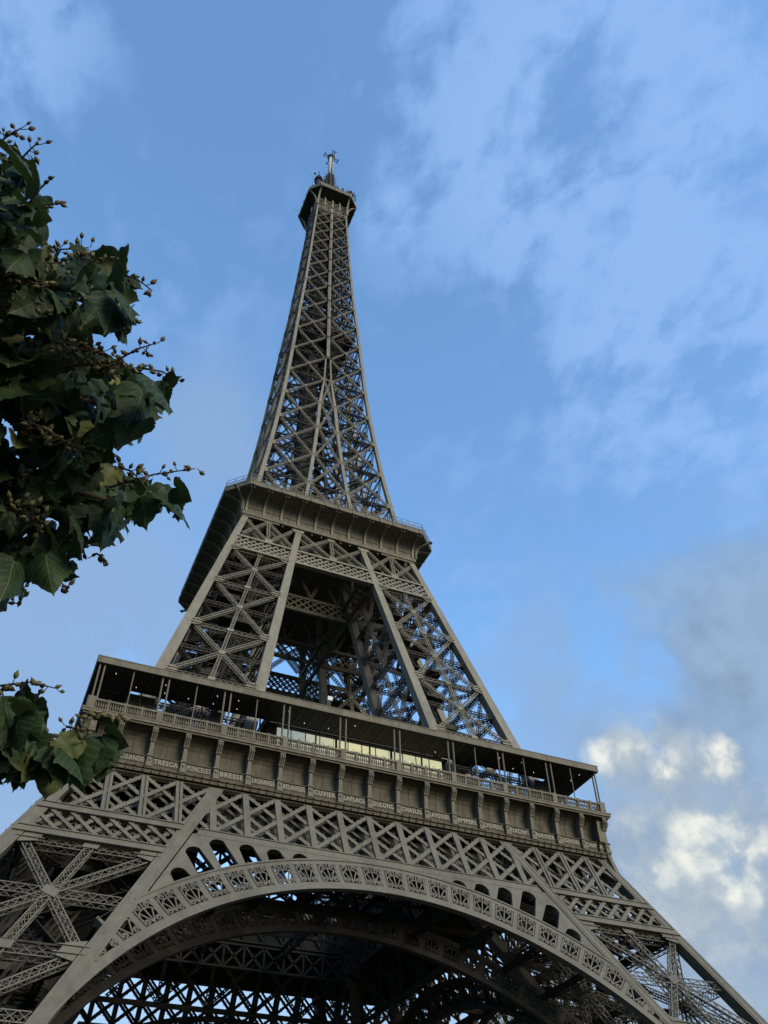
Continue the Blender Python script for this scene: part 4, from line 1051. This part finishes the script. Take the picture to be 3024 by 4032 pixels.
# ------------------------------------------------------------------ top gallery and mast
def build_top():
    A, Cc = 8.2, 5.15
    def oct_(a, c, z): return [(-c, -a, z), (c, -a, z), (a, -c, z), (a, c, z), (c, a, z), (-c, a, z), (-a, c, z), (-a, -c, z)]
    def octring(b, prof):
        rows = []
        for a, c, z in prof: rows += oct_(a, c, z)
        f = [(i * 8 + j, i * 8 + (j + 1) % 8, (i + 1) * 8 + (j + 1) % 8, (i + 1) * 8 + j) for i in range(len(prof) - 1) for j in range(8)]
        f += [tuple(range(8))[::-1], tuple((len(prof) - 1) * 8 + j for j in range(8))]
        b.add(rows, f)
    b = MB()
    octring(b, [(5.0, 3.6, 274.6), (8.0, 5.05, 275.25), (8.0, 5.05, 277.6), (7.6, 4.8, 277.7)])
    top = b.build('top_gallery', DARK, tower)
    b = MB()
    for z0, z1, e in ((275.25, 275.95, 0.22), (276.45, 277.05, 0.18)):
        octring(b, [(A - .1, Cc - .1, z0), (A + e - .1, Cc + e * .4, z0), (A + e - .1, Cc + e * .4, z1), (A - .1, Cc - .1, z1)])
    for q in range(4):
        c, s = math.cos(q * math.pi / 2), math.sin(q * math.pi / 2); Rz = np.array([[c, -s, 0], [s, c, 0], [0, 0, 1]])
        for x in (-Cc, -2.6, 0, 2.6, Cc):
            P = np.array([(x, -A - .12, 275.2), (x, -A - .12, 277.3)]) @ Rz.T; b.bar(P[0], P[1], 0.34, 0.2, Rz @ V(0, -1, 0))
    b.build('parapet', IRON, top)
    # curved corner brackets, two to each corner, and short posts over the neck
    b = MB(); pts = []
    for i in range(11):
        f = i / 10.0; pts.append(V(0, -5.15 - 3.0 * (1 - math.cos(f * math.pi / 2)), 267.8 + 7.3 * math.sin(f * math.pi / 2)))
    rows = []
    for i, p in enumerate(pts):
        t = unit(pts[min(i + 1, 10)] - pts[max(i - 1, 0)]); nn = V(0, -t[2], t[1]); rows += [p + V(-.26, 0, 0), p + V(-.26, 0, 0) + nn * .3, p + V(.26, 0, 0) + nn * .3, p + V(.26, 0, 0)]
    b.add(rows, [(i * 4 + j, i * 4 + (j + 1) % 4, i * 4 + 4 + (j + 1) % 4, i * 4 + 4 + j) for i in range(10) for j in range(4)] + [(3, 2, 1, 0), (40, 41, 42, 43)])
    bm_ = b.mesh('bracket', IRON)
    for q in range(4):
        a = q * math.pi / 2; c, s = math.cos(a), math.sin(a)
        for x in (-4.95, 4.95):
            o = link('bracket', bm_, top); o.rotation_euler = (0, 0, a); o.location = (c * x, s * x, 0)
    b = MB()
    for q in range(4):
        c, s = math.cos(q * math.pi / 2), math.sin(q * math.pi / 2); Rz = np.array([[c, -s, 0], [s, c, 0], [0, 0, 1]]); n = Rz @ V(0, -1, 0)
        for x, z0, z1 in ((-2.55, 268.4, 274.4), (0, 268.8, 274.2), (2.45, 268.4, 274.4)):
            P = np.array([(x, -5.2, z0), (x, -5.2, z1)]) @ Rz.T; b.bar(P[0], P[1], 0.5, 0.3, n)
            P = np.array([(x, -4.7, 265.2), (x, -4.9, z0)]) @ Rz.T; b.bar(P[0], P[1], 0.4, 0.3, n)
        for x0, x1 in ((-5, -2.5), (-2.5, 0), (0, 2.5), (2.5, 5)):
            for za, zb in ((265.3, 268), (268, 270.8), (270.8, 273.6)):
                P = np.array([(x0, -5.0, za), (x1, -5.0, zb), (x1, -5.0, za), (x0, -5.0, zb)]) @ Rz.T
                b.bar(P[0], P[1], 0.2, 0.16, n); b.bar(P[2], P[3], 0.2, 0.16, n); b.bar(P[0], P[2], 0.2, 0.16, n)
        P = np.array([(-5.1, -5.1, 266.4), (5.1, -5.1, 266.4)]) @ Rz.T; b.bar(P[0], P[1], 0.35, 0.2, n)
    b.build('neck_lattice', IRON, top)
    b = MB(); b.box((-3.6, -3.6, 264), (3.6, 3.6, 274.7)); b.build('neck_core', IRON2, top)
    # upper deck, drums, aerials and railings
    b = MB(); octring(b, [(7.3, 4.7, 277.6), (7.5, 4.8, 279.3), (7.2, 4.6, 279.4), (5.6, 3.9, 279.5), (5.4, 3.8, 281.8), (3.2, 2.2, 282.6)])
    for sx in (-1, 1):
        for sy in (-1, 1):
            c = V(sx * 5.2, sy * 5.0, 279.3); b.lathe(c, [(1.25, 0), (1.25, 1.3), (1.4, 1.35), (1.4, 1.6), (1.1, 1.9), (0.5, 2.3), (0.05, 2.5)], 12)
    b.lathe((-5.5, -5.6, 279.3), [(1.0, 0), (1.0, 3.6), (1.5, 3.7), (1.45, 4.3), (0.9, 4.6), (0.9, 5.6), (1.2, 5.7), (0.7, 6.6), (0.05, 7.2)], 14); b.lathe((5.6, -5.6, 279.3), [(1.3, 0), (1.3, 2.2), (1.5, 2.3), (1.2, 3.2), (0.1, 3.8)], 14)
    b.tube([(-5.5, -5.6, 286), (-5.55, -5.6, 290.5)], 0.14); b.lathe((-7.0, -5.8, 287.2), [(0.05, -.4), (0.4, 0), (0.05, .4)], 8)
    r = random.Random(11)
    for i in range(230):
        a = r.uniform(0, 2 * math.pi); e = r.uniform(6.2, 7.6); x, y = e * math.cos(a), e * math.sin(a); m = max(abs(x), abs(y)); k = 7.2 / m; x *= min(k, 1.1); y *= min(k, 1.1); h = r.choice((0.7, 1.0, 1.6, 2.2, 3.2)); w = r.uniform(.06, .45)
        b.box((x - w / 2, y - w / 2, 279.2), (x + w / 2, y + w / 2, 279.3 + h))
    for i in range(40):
        a = r.uniform(0, 2 * math.pi); e = r.uniform(3.0, 7.2); h = r.uniform(1.4, 4.6); x, y = e * math.cos(a), e * math.sin(a)
        b.tube([(x, y, 279.4), (x + r.uniform(-.2, .2), y, 280.4 + h)], 0.07, 5)
        if r.random() < .5: b.bar(V(x - .6, y, 280 + h * .7), V(x + .6, y, 280 + h * .7), .08, .08, (0, 1, 0))
    for x in (4.2, 5.0, 5.8, 6.6): 
        b.bar(V(x, -7.3, 279.3), V(x, -7.3, 282.0), 0.16, 0.16, (0, 1, 0))
    b.bar(V(5.0, -7.3, 281.5), V(5.8, -7.3, 281.5), .16, .16, (0, 1, 0))
    b.bar(V(7.6, -6.0, 278.5), V(7.6, -6.0, 283.2), 0.22, 0.22, (0, 1, 0)); b.bar(V(7.2, -6.0, 277.0), V(7.2, -6.0, 282.6), 0.14, 0.14, (0, 1, 0))
    b.build('roof_equipment', IRON3, top)
    b = MB()
    for p, q in (((-8.1, 4.0, 276.5), (-10.8, 5.0, 279.0)), ((-7.0, -7.0, 278), (-9.2, -8.4, 279.8)), ((8.2, 3.0, 276.5), (9.6, 3.4, 276.6)), ((-8.1, 0, 276), (-8.9, 0.1, 277.2))):
        b.tube([p, q], 0.05, 5)
    for z in (270.6, 272.0): b.lathe((-5.5, -1.0, z), [(0.1, -.05), (0.55, 0.05), (0.6, .2), (0.3, .3)], 10, (-1, 0, -.2))
    b.build('aerial', GREY, top)
    # mast: dark lattice campanile, white radome tube, ring of dipole arms
    b = MB(); zs = np.linspace(281.5, 303.5, 12); hw = lambda z: float(np.interp(z, [281, 290, 303.5], [2.1, 1.7, 1.05]))
    for sx in (-1, 1):
        for sy in (-1, 1): b.bar(V(sx * hw(281.5), sy * hw(281.5), 281.5), V(sx * hw(303.5), sy * hw(303.5), 303.5), 0.3, 0.3, (1, 0, 0))
    for z0, z1 in zip(zs[:-1], zs[1:]):
        for k in range(4):
            c, s = math.cos(k * math.pi / 2), math.sin(k * math.pi / 2); Rz = np.array([[c, -s, 0], [s, c, 0], [0, 0, 1]]); h0, h1 = hw(z0), hw(z1)
            P = np.array([(-h0, -h0, z0), (h0, -h0, z0), (-h1, -h1, z1), (h1, -h1, z1)]) @ Rz.T; n = Rz @ V(0, -1, 0)
            b.bar(P[0], P[3], .14, .12, n); b.bar(P[1], P[2], .14, .12, n); b.bar(P[0], P[1], .2, .16, n)
            P = np.array([(-.55, -h0 - .12, z0 + .2), (.55, -h0 - .12, z0 + .2), (.55, -h0 - .12, z1 - .3), (-.55, -h0 - .12, z1 - .3)]) @ Rz.T
            b.plate(P, n, 0.12)
            for e in (-1, 1):
                P = np.array([(e * .7, -h0, z0 + .9), (e * .7, -h0 - .9, z0 + .9), (e * .7, -h0 - .9, z0 + .2), (e * .7, -h0 - .9, z0 + 1.7)]) @ Rz.T; b.bar(P[0], P[1], .08, .08, (0, 0, 1)); b.bar(P[2], P[3], .12, .12, n)
    b.box((-.8, -.8, 282), (.8, .8, 303.6)); b.box((-1.1, -1.1, 303.4), (1.1, 1.1, 303.7))
    mast = b.build('mast', IRON3, tower)
    b = MB(); b.lathe((0, 0, 303.7), [(0.84, 0), (0.84, 16.6), (0.6, 16.9), (0.1, 17.0)], 16); b.cur = 1
    b.box((0.04, -0.97, 303.8), (0.42, -0.74, 320.0)); b.cur = 0
    for z in np.arange(305, 320, 1.1): b.lathe((0, 0, z), [(0.86, 0), (0.88, .05), (0.86, .1)], 16)
    b.build('radome', [WHITE, DARK], mast, True)
    b = MB(); b.lathe((0, 0, 319.2), [(0.9, 0), (1.35, .2), (1.35, 1.2), (0.8, 1.5)], 16); b.tube([(0, 0, 320.4), (0, 0, 322.6)], 0.12)
    b.build('crown_ring', STEEL, mast)
    for k in range(4):
        a = k * math.pi / 2 + R_(6); c, s = math.cos(a), math.sin(a); Rz = np.array([[c, -s, 0], [s, c, 0], [0, 0, 1]]); b = MB()
        for e in (-.36, .36):
            P = np.array([(e * 1.1, -1.0, 319.7), (e, -2.75, 319.7)]) @ Rz.T; b.bar(P[0], P[1], 0.26, 0.26, (0, 0, 1))
        P = np.array([(-.95, -2.75, 319.7), (.95, -2.75, 319.7)]) @ Rz.T; b.bar(P[0], P[1], 0.20, 0.20, (0, 0, 1))
        b.build('dipole_arm', STEEL, mast)
build_top()

# ------------------------------------------------------------------ blue canvas sheets tied behind the arch openwork
def build_canvas():
    for k, u0, u1, v0, v1, m in ((-5, -0.55, 0.35, 1.15, 2.15, BLUE), (-4, -0.75, 0.45, 1.0, 2.2, BLUE2)):
        tm = (k + 0.5) * A_TH; b = MB()
        P = lambda u, v, o: PA(tm + u / 38.9, 37.7 + v, o)
        q = []; 
        for j in range(5):
            for i in range(5):
                u = u0 + (u1 - u0) * i / 4; v = v0 + (v1 - v0) * j / 4; q.append(P(u, v, 1.2 + 0.10 * math.sin(3 * i + 2 * j)))
        b.add(q, [(j * 5 + i, j * 5 + i + 1, j * 5 + i + 6, j * 5 + i + 5) for j in range(4) for i in range(4)])
        for u in (u0, u1): b.bar(P(u, v0, 1.15), P(u, 2.6, 1.15), 0.06, 0.06, N_F)
        o = b.build('canvas_sheet', m, None)
        tag(o, 'deep blue canvas sheet tied behind the arch openwork, left of the paler one' if m is BLUE else 'pale grey blue canvas sheet behind the arch openwork, nearer the crown', 'canvas', 'canvas sheets behind the arch')
BLUE2 = material('faded_blue_canvas', (0.15, 0.18, 0.28), 0.7, 0, 0.2, ((0.03, 0.04, 0.10), 2.5, 0.5, 0.56, 1))
build_canvas()

# ------------------------------------------------------------------ tree (paulownia with seed capsules), close to the camera on the left
def leaf_material():
    m = bpy.data.materials.new('leaf_green'); m.use_nodes = True; t = NT(m.node_tree); b = m.node_tree.nodes['Principled BSDF']
    b.inputs['Roughness'].default_value = 0.55; b.inputs['Specular IOR Level'].default_value = 0.12
    geo = t.node('ShaderNodeNewGeometry'); n = t.noise(geo.outputs['Position'], 7.0, 4, 0.6)
    top = t.mix(t.smooth(n, 0.35, 0.65), (0.010, 0.020, 0.009), (0.022, 0.038, 0.014))
    rnd = geo.outputs['Random Per Island']
    under = t.mix(t.smooth(rnd, 0.64, 0.98), (0.018, 0.028, 0.012), (0.17, 0.18, 0.070))
    at = t.node('ShaderNodeAttribute', attribute_name='blade'); sp = t.node('ShaderNodeSeparateXYZ'); t.link(at.outputs['Vector'], sp.inputs[0])
    ax = t.math('ABSOLUTE', sp.outputs[0]); mid = t.smooth(ax, 0.020, 0.004)
    q = t.math('FRACT', t.math('MULTIPLY', t.math('SUBTRACT', sp.outputs[1], t.math('MULTIPLY', ax, 0.8)), 5.5))
    side = t.math('MULTIPLY', t.smooth(t.math('ABSOLUTE', t.math('SUBTRACT', q, 0.5)), 0.10, 0.02), 0.55)
    vein = t.math('MAXIMUM', mid, side)
    blade = t.mix(geo.outputs['Backfacing'], top, under)
    t.link(t.mix(t.math('MULTIPLY', vein, 0.6), blade, (0.10, 0.125, 0.055)), b.inputs['Base Color'])
    tr = t.node('ShaderNodeBsdfTranslucent'); tr.inputs[0].default_value = (0.03, 0.055, 0.015, 1)
    mx = t.node('ShaderNodeMixShader'); mx.inputs[0].default_value = 0.18; out = m.node_tree.nodes['Material Output']
    t.link(b.outputs[0], mx.inputs[1]); t.link(tr.outputs[0], mx.inputs[2]); t.link(mx.outputs[0], out.inputs[0])
    return m
LEAF = leaf_material()
BARK = material('grey_brown_bark', (0.07, 0.055, 0.04), 0.9, 0, 0.1, ((0.04, 0.03, 0.022), 9, 0.4, 0.6, 0.3), (30, 0.5, 0.01))
FRUIT = material('brown_green_capsule', (0.110, 0.094, 0.040), 0.7, 0, 0.2, ((0.060, 0.045, 0.024), 30, 0.4, 0.62, 1))
CPOS = Vector(CAM_POS)
def at(px, py, dist): return np.array(CPOS + view_dir(px, py) * dist)

CROWN = [(-400, 560), (0, 585), (70, 620), (130, 660), (175, 700), (170, 760), (205, 800), (165, 870), (210, 905), (180, 960), (120, 985), (230, 1010), (350, 1000), (430, 1035), (480, 1000), (515, 1070), (555, 1190),
         (535, 1270), (490, 1370), (430, 1320), (380, 1300), (330, 1330), (420, 1420), (520, 1440), (600, 1470), (670, 1500), (680, 1570), (630, 1640), (600, 1700), (540, 1790), (490, 1730), (430, 1800),
         (520, 1880), (640, 1870), (690, 1930), (760, 1990), (740, 2050), (690, 2060), (600, 1990), (590, 2080), (520, 2140), (470, 2110), (390, 2190), (330, 2120), (290, 2170), (340, 2260), (290, 2300), (210, 2250), (190, 2330),
         (100, 2260), (50, 2370), (0, 2440), (-400, 2500)]
LOWER = [(-300, 2730), (30, 2740), (90, 2710), (150, 2750), (165, 2850), (150, 2930), (250, 2920), (290, 2900), (440, 2890), (475, 2950), (450, 3020), (400, 3060), (330, 3030), (280, 3000), (270, 3080), (170, 3110), (80, 3080), (30, 3060), (-300, 3080)]
def inside(p, poly):
    x, y = p; c = False; j = len(poly) - 1
    for i in range(len(poly)):
        (xi, yi), (xj, yj) = poly[i], poly[j]
        if (yi > y) != (yj > y) and x < (xj - xi) * (y - yi) / (yj - yi) + xi: c = not c
        j = i
    return c
def outline():
    """Half outline of a broad, shallowly lobed leaf with a drawn-out tip, unit length, a few small teeth."""
    return [(0.0, 0.0), (0.10, -0.09), (0.20, -0.115), (0.30, -0.07), (0.38, 0.0), (0.43, 0.09), (0.455, 0.18), (0.50, 0.26), (0.555, 0.345), (0.47, 0.38), (0.41, 0.44), (0.385, 0.53), (0.36, 0.60), (0.29, 0.67), (0.235, 0.75), (0.17, 0.82), (0.105, 0.88), (0.06, 0.94), (0.025, 0.99), (0.0, 1.06)]
OUT = outline()
def add_leaf(b, base, tip, nrm, L, r):
    base = np.asarray(base, float); t = unit(tip); n = np.asarray(nrm, float); n = unit(n - t * np.dot(n, t)); u = np.cross(t, n)
    fold = r.uniform(0.15, 0.75); droop = r.uniform(0.1, 0.45); wsc = r.uniform(0.85, 1.1); lob = r.uniform(0.88, 1.15); sk = r.uniform(-.12, .12); ph = r.uniform(0, 6)
    def P(x, y):
        yy = y; h = -fold * abs(x) * (0.55 + 0.8 * abs(x)) * (1 - .3 * y) - droop * max(y, 0) ** 2 * 0.55 + 0.022 * math.sin(21 * y - 9 * abs(x) + ph) * min(1, 3 * abs(x)) + 0.03 * math.sin(7 * y + 5 * x + ph)
        return base + (t * yy + u * (x * wsc + sk * y * y) + n * h) * L
    rows = []; f = []; K = len(OUT)
    for ii, (x, y) in enumerate(OUT):
        b.uv += [(-x, y), (-.72 * x, y), (-.36 * x, y), (0, y), (.36 * x, y), (.72 * x, y), (x, y)]
        xl = x * (lob if 0.25 < y < 0.45 else 1.0) * (r.uniform(.93, 1.05)); y += (r.uniform(-.02, .02) if 0 < ii < len(OUT) - 1 else 0)
        yi = min(max(y, 0.0), 1.0) if x else y
        mid = 0.55 * xl
        rows += [P(-xl, y), P(-.72 * xl, y * .99), P(-.36 * xl, y * .98 + .01), P(0, max(y, 0.0)), P(.36 * xl, y * .98 + .01), P(.72 * xl, y * .99), P(xl, y)]
    for i in range(K - 1):
        for j in range(6): a = i * 7 + j; f.append((a, a + 1, a + 8, a + 7))
    b.add(rows, f)
def build_tree():
    r = random.Random(21)
    tree = bpy.data.objects.new('broadleaf_tree', None); COL.objects.link(tree)
    base = Vector((-43.2, -121.2, GROUND)); tree.location = base
    tag(tree, 'large leaved green tree with dangling clusters of brown seed capsules, close at left', 'tree')
    off = -np.array(base)
    L0 = lambda p: np.asarray(p, float) + off
    # trunk and boughs
    b = MB(); tp = [(0, 0, 0), (.05, .02, 1.5), (.12, .08, 3.2), (.2, .1, 5.0), (.15, .25, 7.0), (.3, .3, 9.0), (.35, .3, 10.5)]
    b.tube(tp, [.34, .27, .24, .21, .17, .12, .05], 14); b.build('trunk', BARK, tree, True)
    ends = [(120, 800, 6.2, 5.0), (330, 1110, 5.8, 5.0), (430, 1600, 5.5, 4.6), (330, 1950, 5.4, 4.2), (120, 2150, 5.4, 3.9), (560, 2000, 5.3, 4.0)]
    twigs = []
    for px, py, dist, zt in ends:
        e = L0(at(px, py, dist)); s = np.array((.15, .1, zt)); m = (s + e) / 2 + np.array((0, 0, .25)); q = (m + e) / 2 + np.array((.05, 0, .12))
        b = MB(); b.tube([s, (s + m) / 2 + np.array((0, 0, .1)), m, q, e], [.10, .07, .05, .03, .012], 8); b.build('branch', BARK, tree, True); twigs.append((s, e))
    e = L0(at(310, 2905, 4.9)); s = np.array((.1, .05, 2.9)); b = MB(); b.tube([s, (s + e) / 2 + np.array((0, 0, .1)), e], [.06, .03, .010], 8); b.build('branch', BARK, tree, True)
    # crown of leaves
    b = MB(); DN = np.array((0, 0, -1.0)); toc = -np.array(view_dir(200, 1600)); right = np.array(CAM_R @ Vector((1, 0, 0)))
    def leaf(px, py, dist, L, tipa=None):
        base = L0(at(px, py, dist))
        a = r.gauss(0, .55) if tipa is None else tipa
        t = unit(DN * math.cos(a) + right * math.sin(a) + toc * r.uniform(-.25, .35))
        n = toc * r.uniform(.15, 1.0) * (1 if r.random() < .6 else -1) + np.array((r.uniform(-.6, .6), r.uniform(-.6, .6), r.uniform(-.1, .9)))
        add_leaf(b, base, t, n, L, r)
    def fill(poly, count, x0, x1, y0, y1, d0, d1):
        k = 0; tries = 0
        while k < count and tries < count * 60:
            tries += 1; px, py = r.uniform(x0, x1), r.uniform(y0, y1); L = r.uniform(.12, .22); dist = r.uniform(d0, d1)
            s = L * FPX / dist; a = r.gauss(0.12, .55)
            tipp = (px + math.sin(a) * s * .8, py + math.cos(a) * s * .72)
            sd = s * .26
            if all(inside(q, poly) for q in ((px, py), tipp, (px + sd, py + s * .3), (px - sd, py + s * .3))):
                leaf(px, py, dist, L, a); k += 1
    fill(CROWN, 1450, -350, 770, 570, 2470, 5.0, 6.9)
    fill(LOWER, 150, -260, 470, 2700, 3110, 4.6, 5.2)
    # leaves that shape the edge: where the base hangs, length, lean of the tip
    for px, py, L, a in ((40, 610, .24, .9), (130, 700, .20, .6), (150, 830, .18, .8), (470, 1020, .22, .45), (500, 1180, .24, .35), (440, 1180, .26, .25), (600, 1500, .30, .55), (560, 1530, .30, .1), (640, 1500, .22, .25), (560, 1660, .24, -.25),
                         (690, 1920, .18, .9), (640, 1960, .20, .75), (700, 1990, .20, .55), (560, 1960, .24, .2), (480, 1980, .26, .05), (420, 2020, .25, .15), (310, 2080, .24, .5), (180, 2180, .25, .35), (60, 2210, .26, .0), (20, 2280, .28, -.2),
                         (80, 2720, .17, .9), (140, 2780, .16, .6), (400, 2910, .20, .35), (300, 2930, .26, .25), (330, 2900, .26, .0), (420, 2890, .16, 1.0), (120, 2920, .26, -.1), (210, 2960, .27, .1), (0, 2960, .22, -.3), (60, 2880, .26, .1)):
        leaf(px, py, r.uniform(4.75, 5.1), L * 1.0, a)
    # the rest of the crown, round the trunk and beyond the frame's left edge
    camv = np.array(CPOS); RT = np.array(CAM_R.transposed())
    k = 0
    while k < 2600:
        v = np.array((r.gauss(0, 1), r.gauss(0, 1), r.gauss(0, 1))); v = v / np.linalg.norm(v) * (r.uniform(.25, 1) ** .5)
        p = np.array((.2 + v[0] * 3.3, .2 + v[1] * 3.3, 7.2 + v[2] * 3.9)); k += 1
        q = RT @ (p - off - camv)
        if np.linalg.norm(q) < 2.4: continue
        if q[2] < 0:
            px = 1512 + FPX * q[0] / -q[2]; py = 2016 - FPX * q[1] / -q[2]
            if px > -220 and -400 < py < 4400: continue
        t_ = unit(DN + np.array((r.gauss(0, .5), r.gauss(0, .5), 0))); add_leaf(b, p, t_, np.array((v[0] + r.gauss(0, .4), v[1] + r.gauss(0, .4), .5)), r.uniform(.16, .27), r)
    for ang in np.arange(0.3, 6.2, 0.75):
        for zt, ln, up in ((5.0, 2.6, 1.2), (7.4, 2.2, 1.4)):
            e = np.array((.2 + math.cos(ang + zt) * ln, .2 + math.sin(ang + zt) * ln, zt + up)); q = RT @ (e - off - camv)
            px = 1512 + FPX * q[0] / -q[2] if q[2] < 0 else -9999
            if px > -220: continue
            bb = MB(); s0 = np.array((.15, .12, zt)); bb.tube([s0, (s0 + e) / 2 + np.array((0, 0, .2)), e], [.08, .05, .012], 7); bb.build('branch', BARK, tree, True)
    cr = b.build('crown', LEAF, tree, True)
    at_ = cr.data.attributes.new('blade', 'FLOAT2', 'POINT'); at_.data.foreach_set('vector', np.array(b.uv, dtype=np.float32).ravel())
    # fruit clusters
    def capsule(b, c, ax, s):
        b.lathe(c, [(0.002, -.021 * s), (0.009 * s, -.016 * s), (0.0145 * s, -.004 * s), (0.0135 * s, .006 * s), (0.008 * s, .016 * s), (0.002, .025 * s), (0.0012, .031 * s)], 7, ax)
    def cluster(px, py, px2, py2, n, dist, spread=42, s=1.0):
        b = MB(); p0 = L0(at(px, py, dist)); p1 = L0(at(px2, py2, dist - .05)); m = (p0 + p1) / 2 + np.array((0, 0, .03))
        b.cur = 1; b.tube([p0, m, p1], [.007, .005, .003], 5)
        for i in range(n):
            f = (i + .5) / n * 1.05; q = (p0 * (1 - f) ** 2 + 2 * m * f * (1 - f) + p1 * f * f); sp = spread / FPX * dist
            e = q + np.array((r.uniform(-1, 1), r.uniform(-1, 1), r.uniform(-.6, 1.0))) * sp
            b.cur = 1; b.tube([q, (q + e) / 2 + np.array((0, 0, -.008)), e], .0025, 4); b.cur = 0
            capsule(b, e, unit(e - q) + np.array((0, 0, .3)), s * r.uniform(.62, 1.0))
        b.build('fruit_cluster', [FRUIT, BARK], tree, True)
    for args in ((-40, 590, 80, 505, 15, 5.6), (70, 640, 150, 560, 11, 5.5), (140, 760, 215, 695, 5, 5.5, 22), (120, 830, 240, 800, 7, 5.5, 22), (120, 1010, 350, 975, 20, 5.4, 38), (20, 1090, 250, 1030, 22, 5.3), (280, 1020, 400, 1040, 10, 5.2),
                 (480, 1080, 600, 1145, 9, 5.2, 25), (500, 1290, 560, 1270, 5, 5.2, 22), (460, 1420, 620, 1350, 14, 5.0, 36), (560, 1450, 710, 1500, 11, 5.1, 22), (220, 1350, 430, 1400, 34, 5.0, 60), (250, 1440, 480, 1450, 34, 4.95, 55), (0, 1110, 200, 1130, 24, 5.0, 55),
                 (0, 1200, 170, 1250, 20, 5.0, 50), (80, 1650, 290, 1760, 24, 5.0, 50), (130, 1720, 330, 1770, 18, 5.0, 45), (430, 1920, 770, 1845, 22, 5.0, 32), (470, 1840, 560, 1900, 14, 4.95, 40), (20, 2000, 160, 2050, 22, 4.9, 50), (90, 2060, 170, 2090, 10, 4.9, 36),
                 (0, 1890, 80, 1860, 10, 5.2, 36), (300, 2130, 340, 2200, 8, 5.1, 25), (380, 2180, 410, 2230, 5, 5.1, 16), (210, 2300, 270, 2330, 7, 5.0, 24), (90, 2300, 70, 2390, 12, 5.0, 26), (0, 2700, 220, 2710, 13, 4.9, 26), (0, 2720, 10, 2790, 8, 4.9, 26),
                 (160, 2850, 190, 2960, 12, 4.8, 24), (260, 2860, 330, 2920, 16, 4.75, 40), (320, 2820, 480, 2830, 12, 4.75, 22), (190, 2960, 230, 2990, 6, 4.8, 22), (300, 1180, 420, 1240, 14, 5.1, 45)):
        cluster(*args)
build_tree()
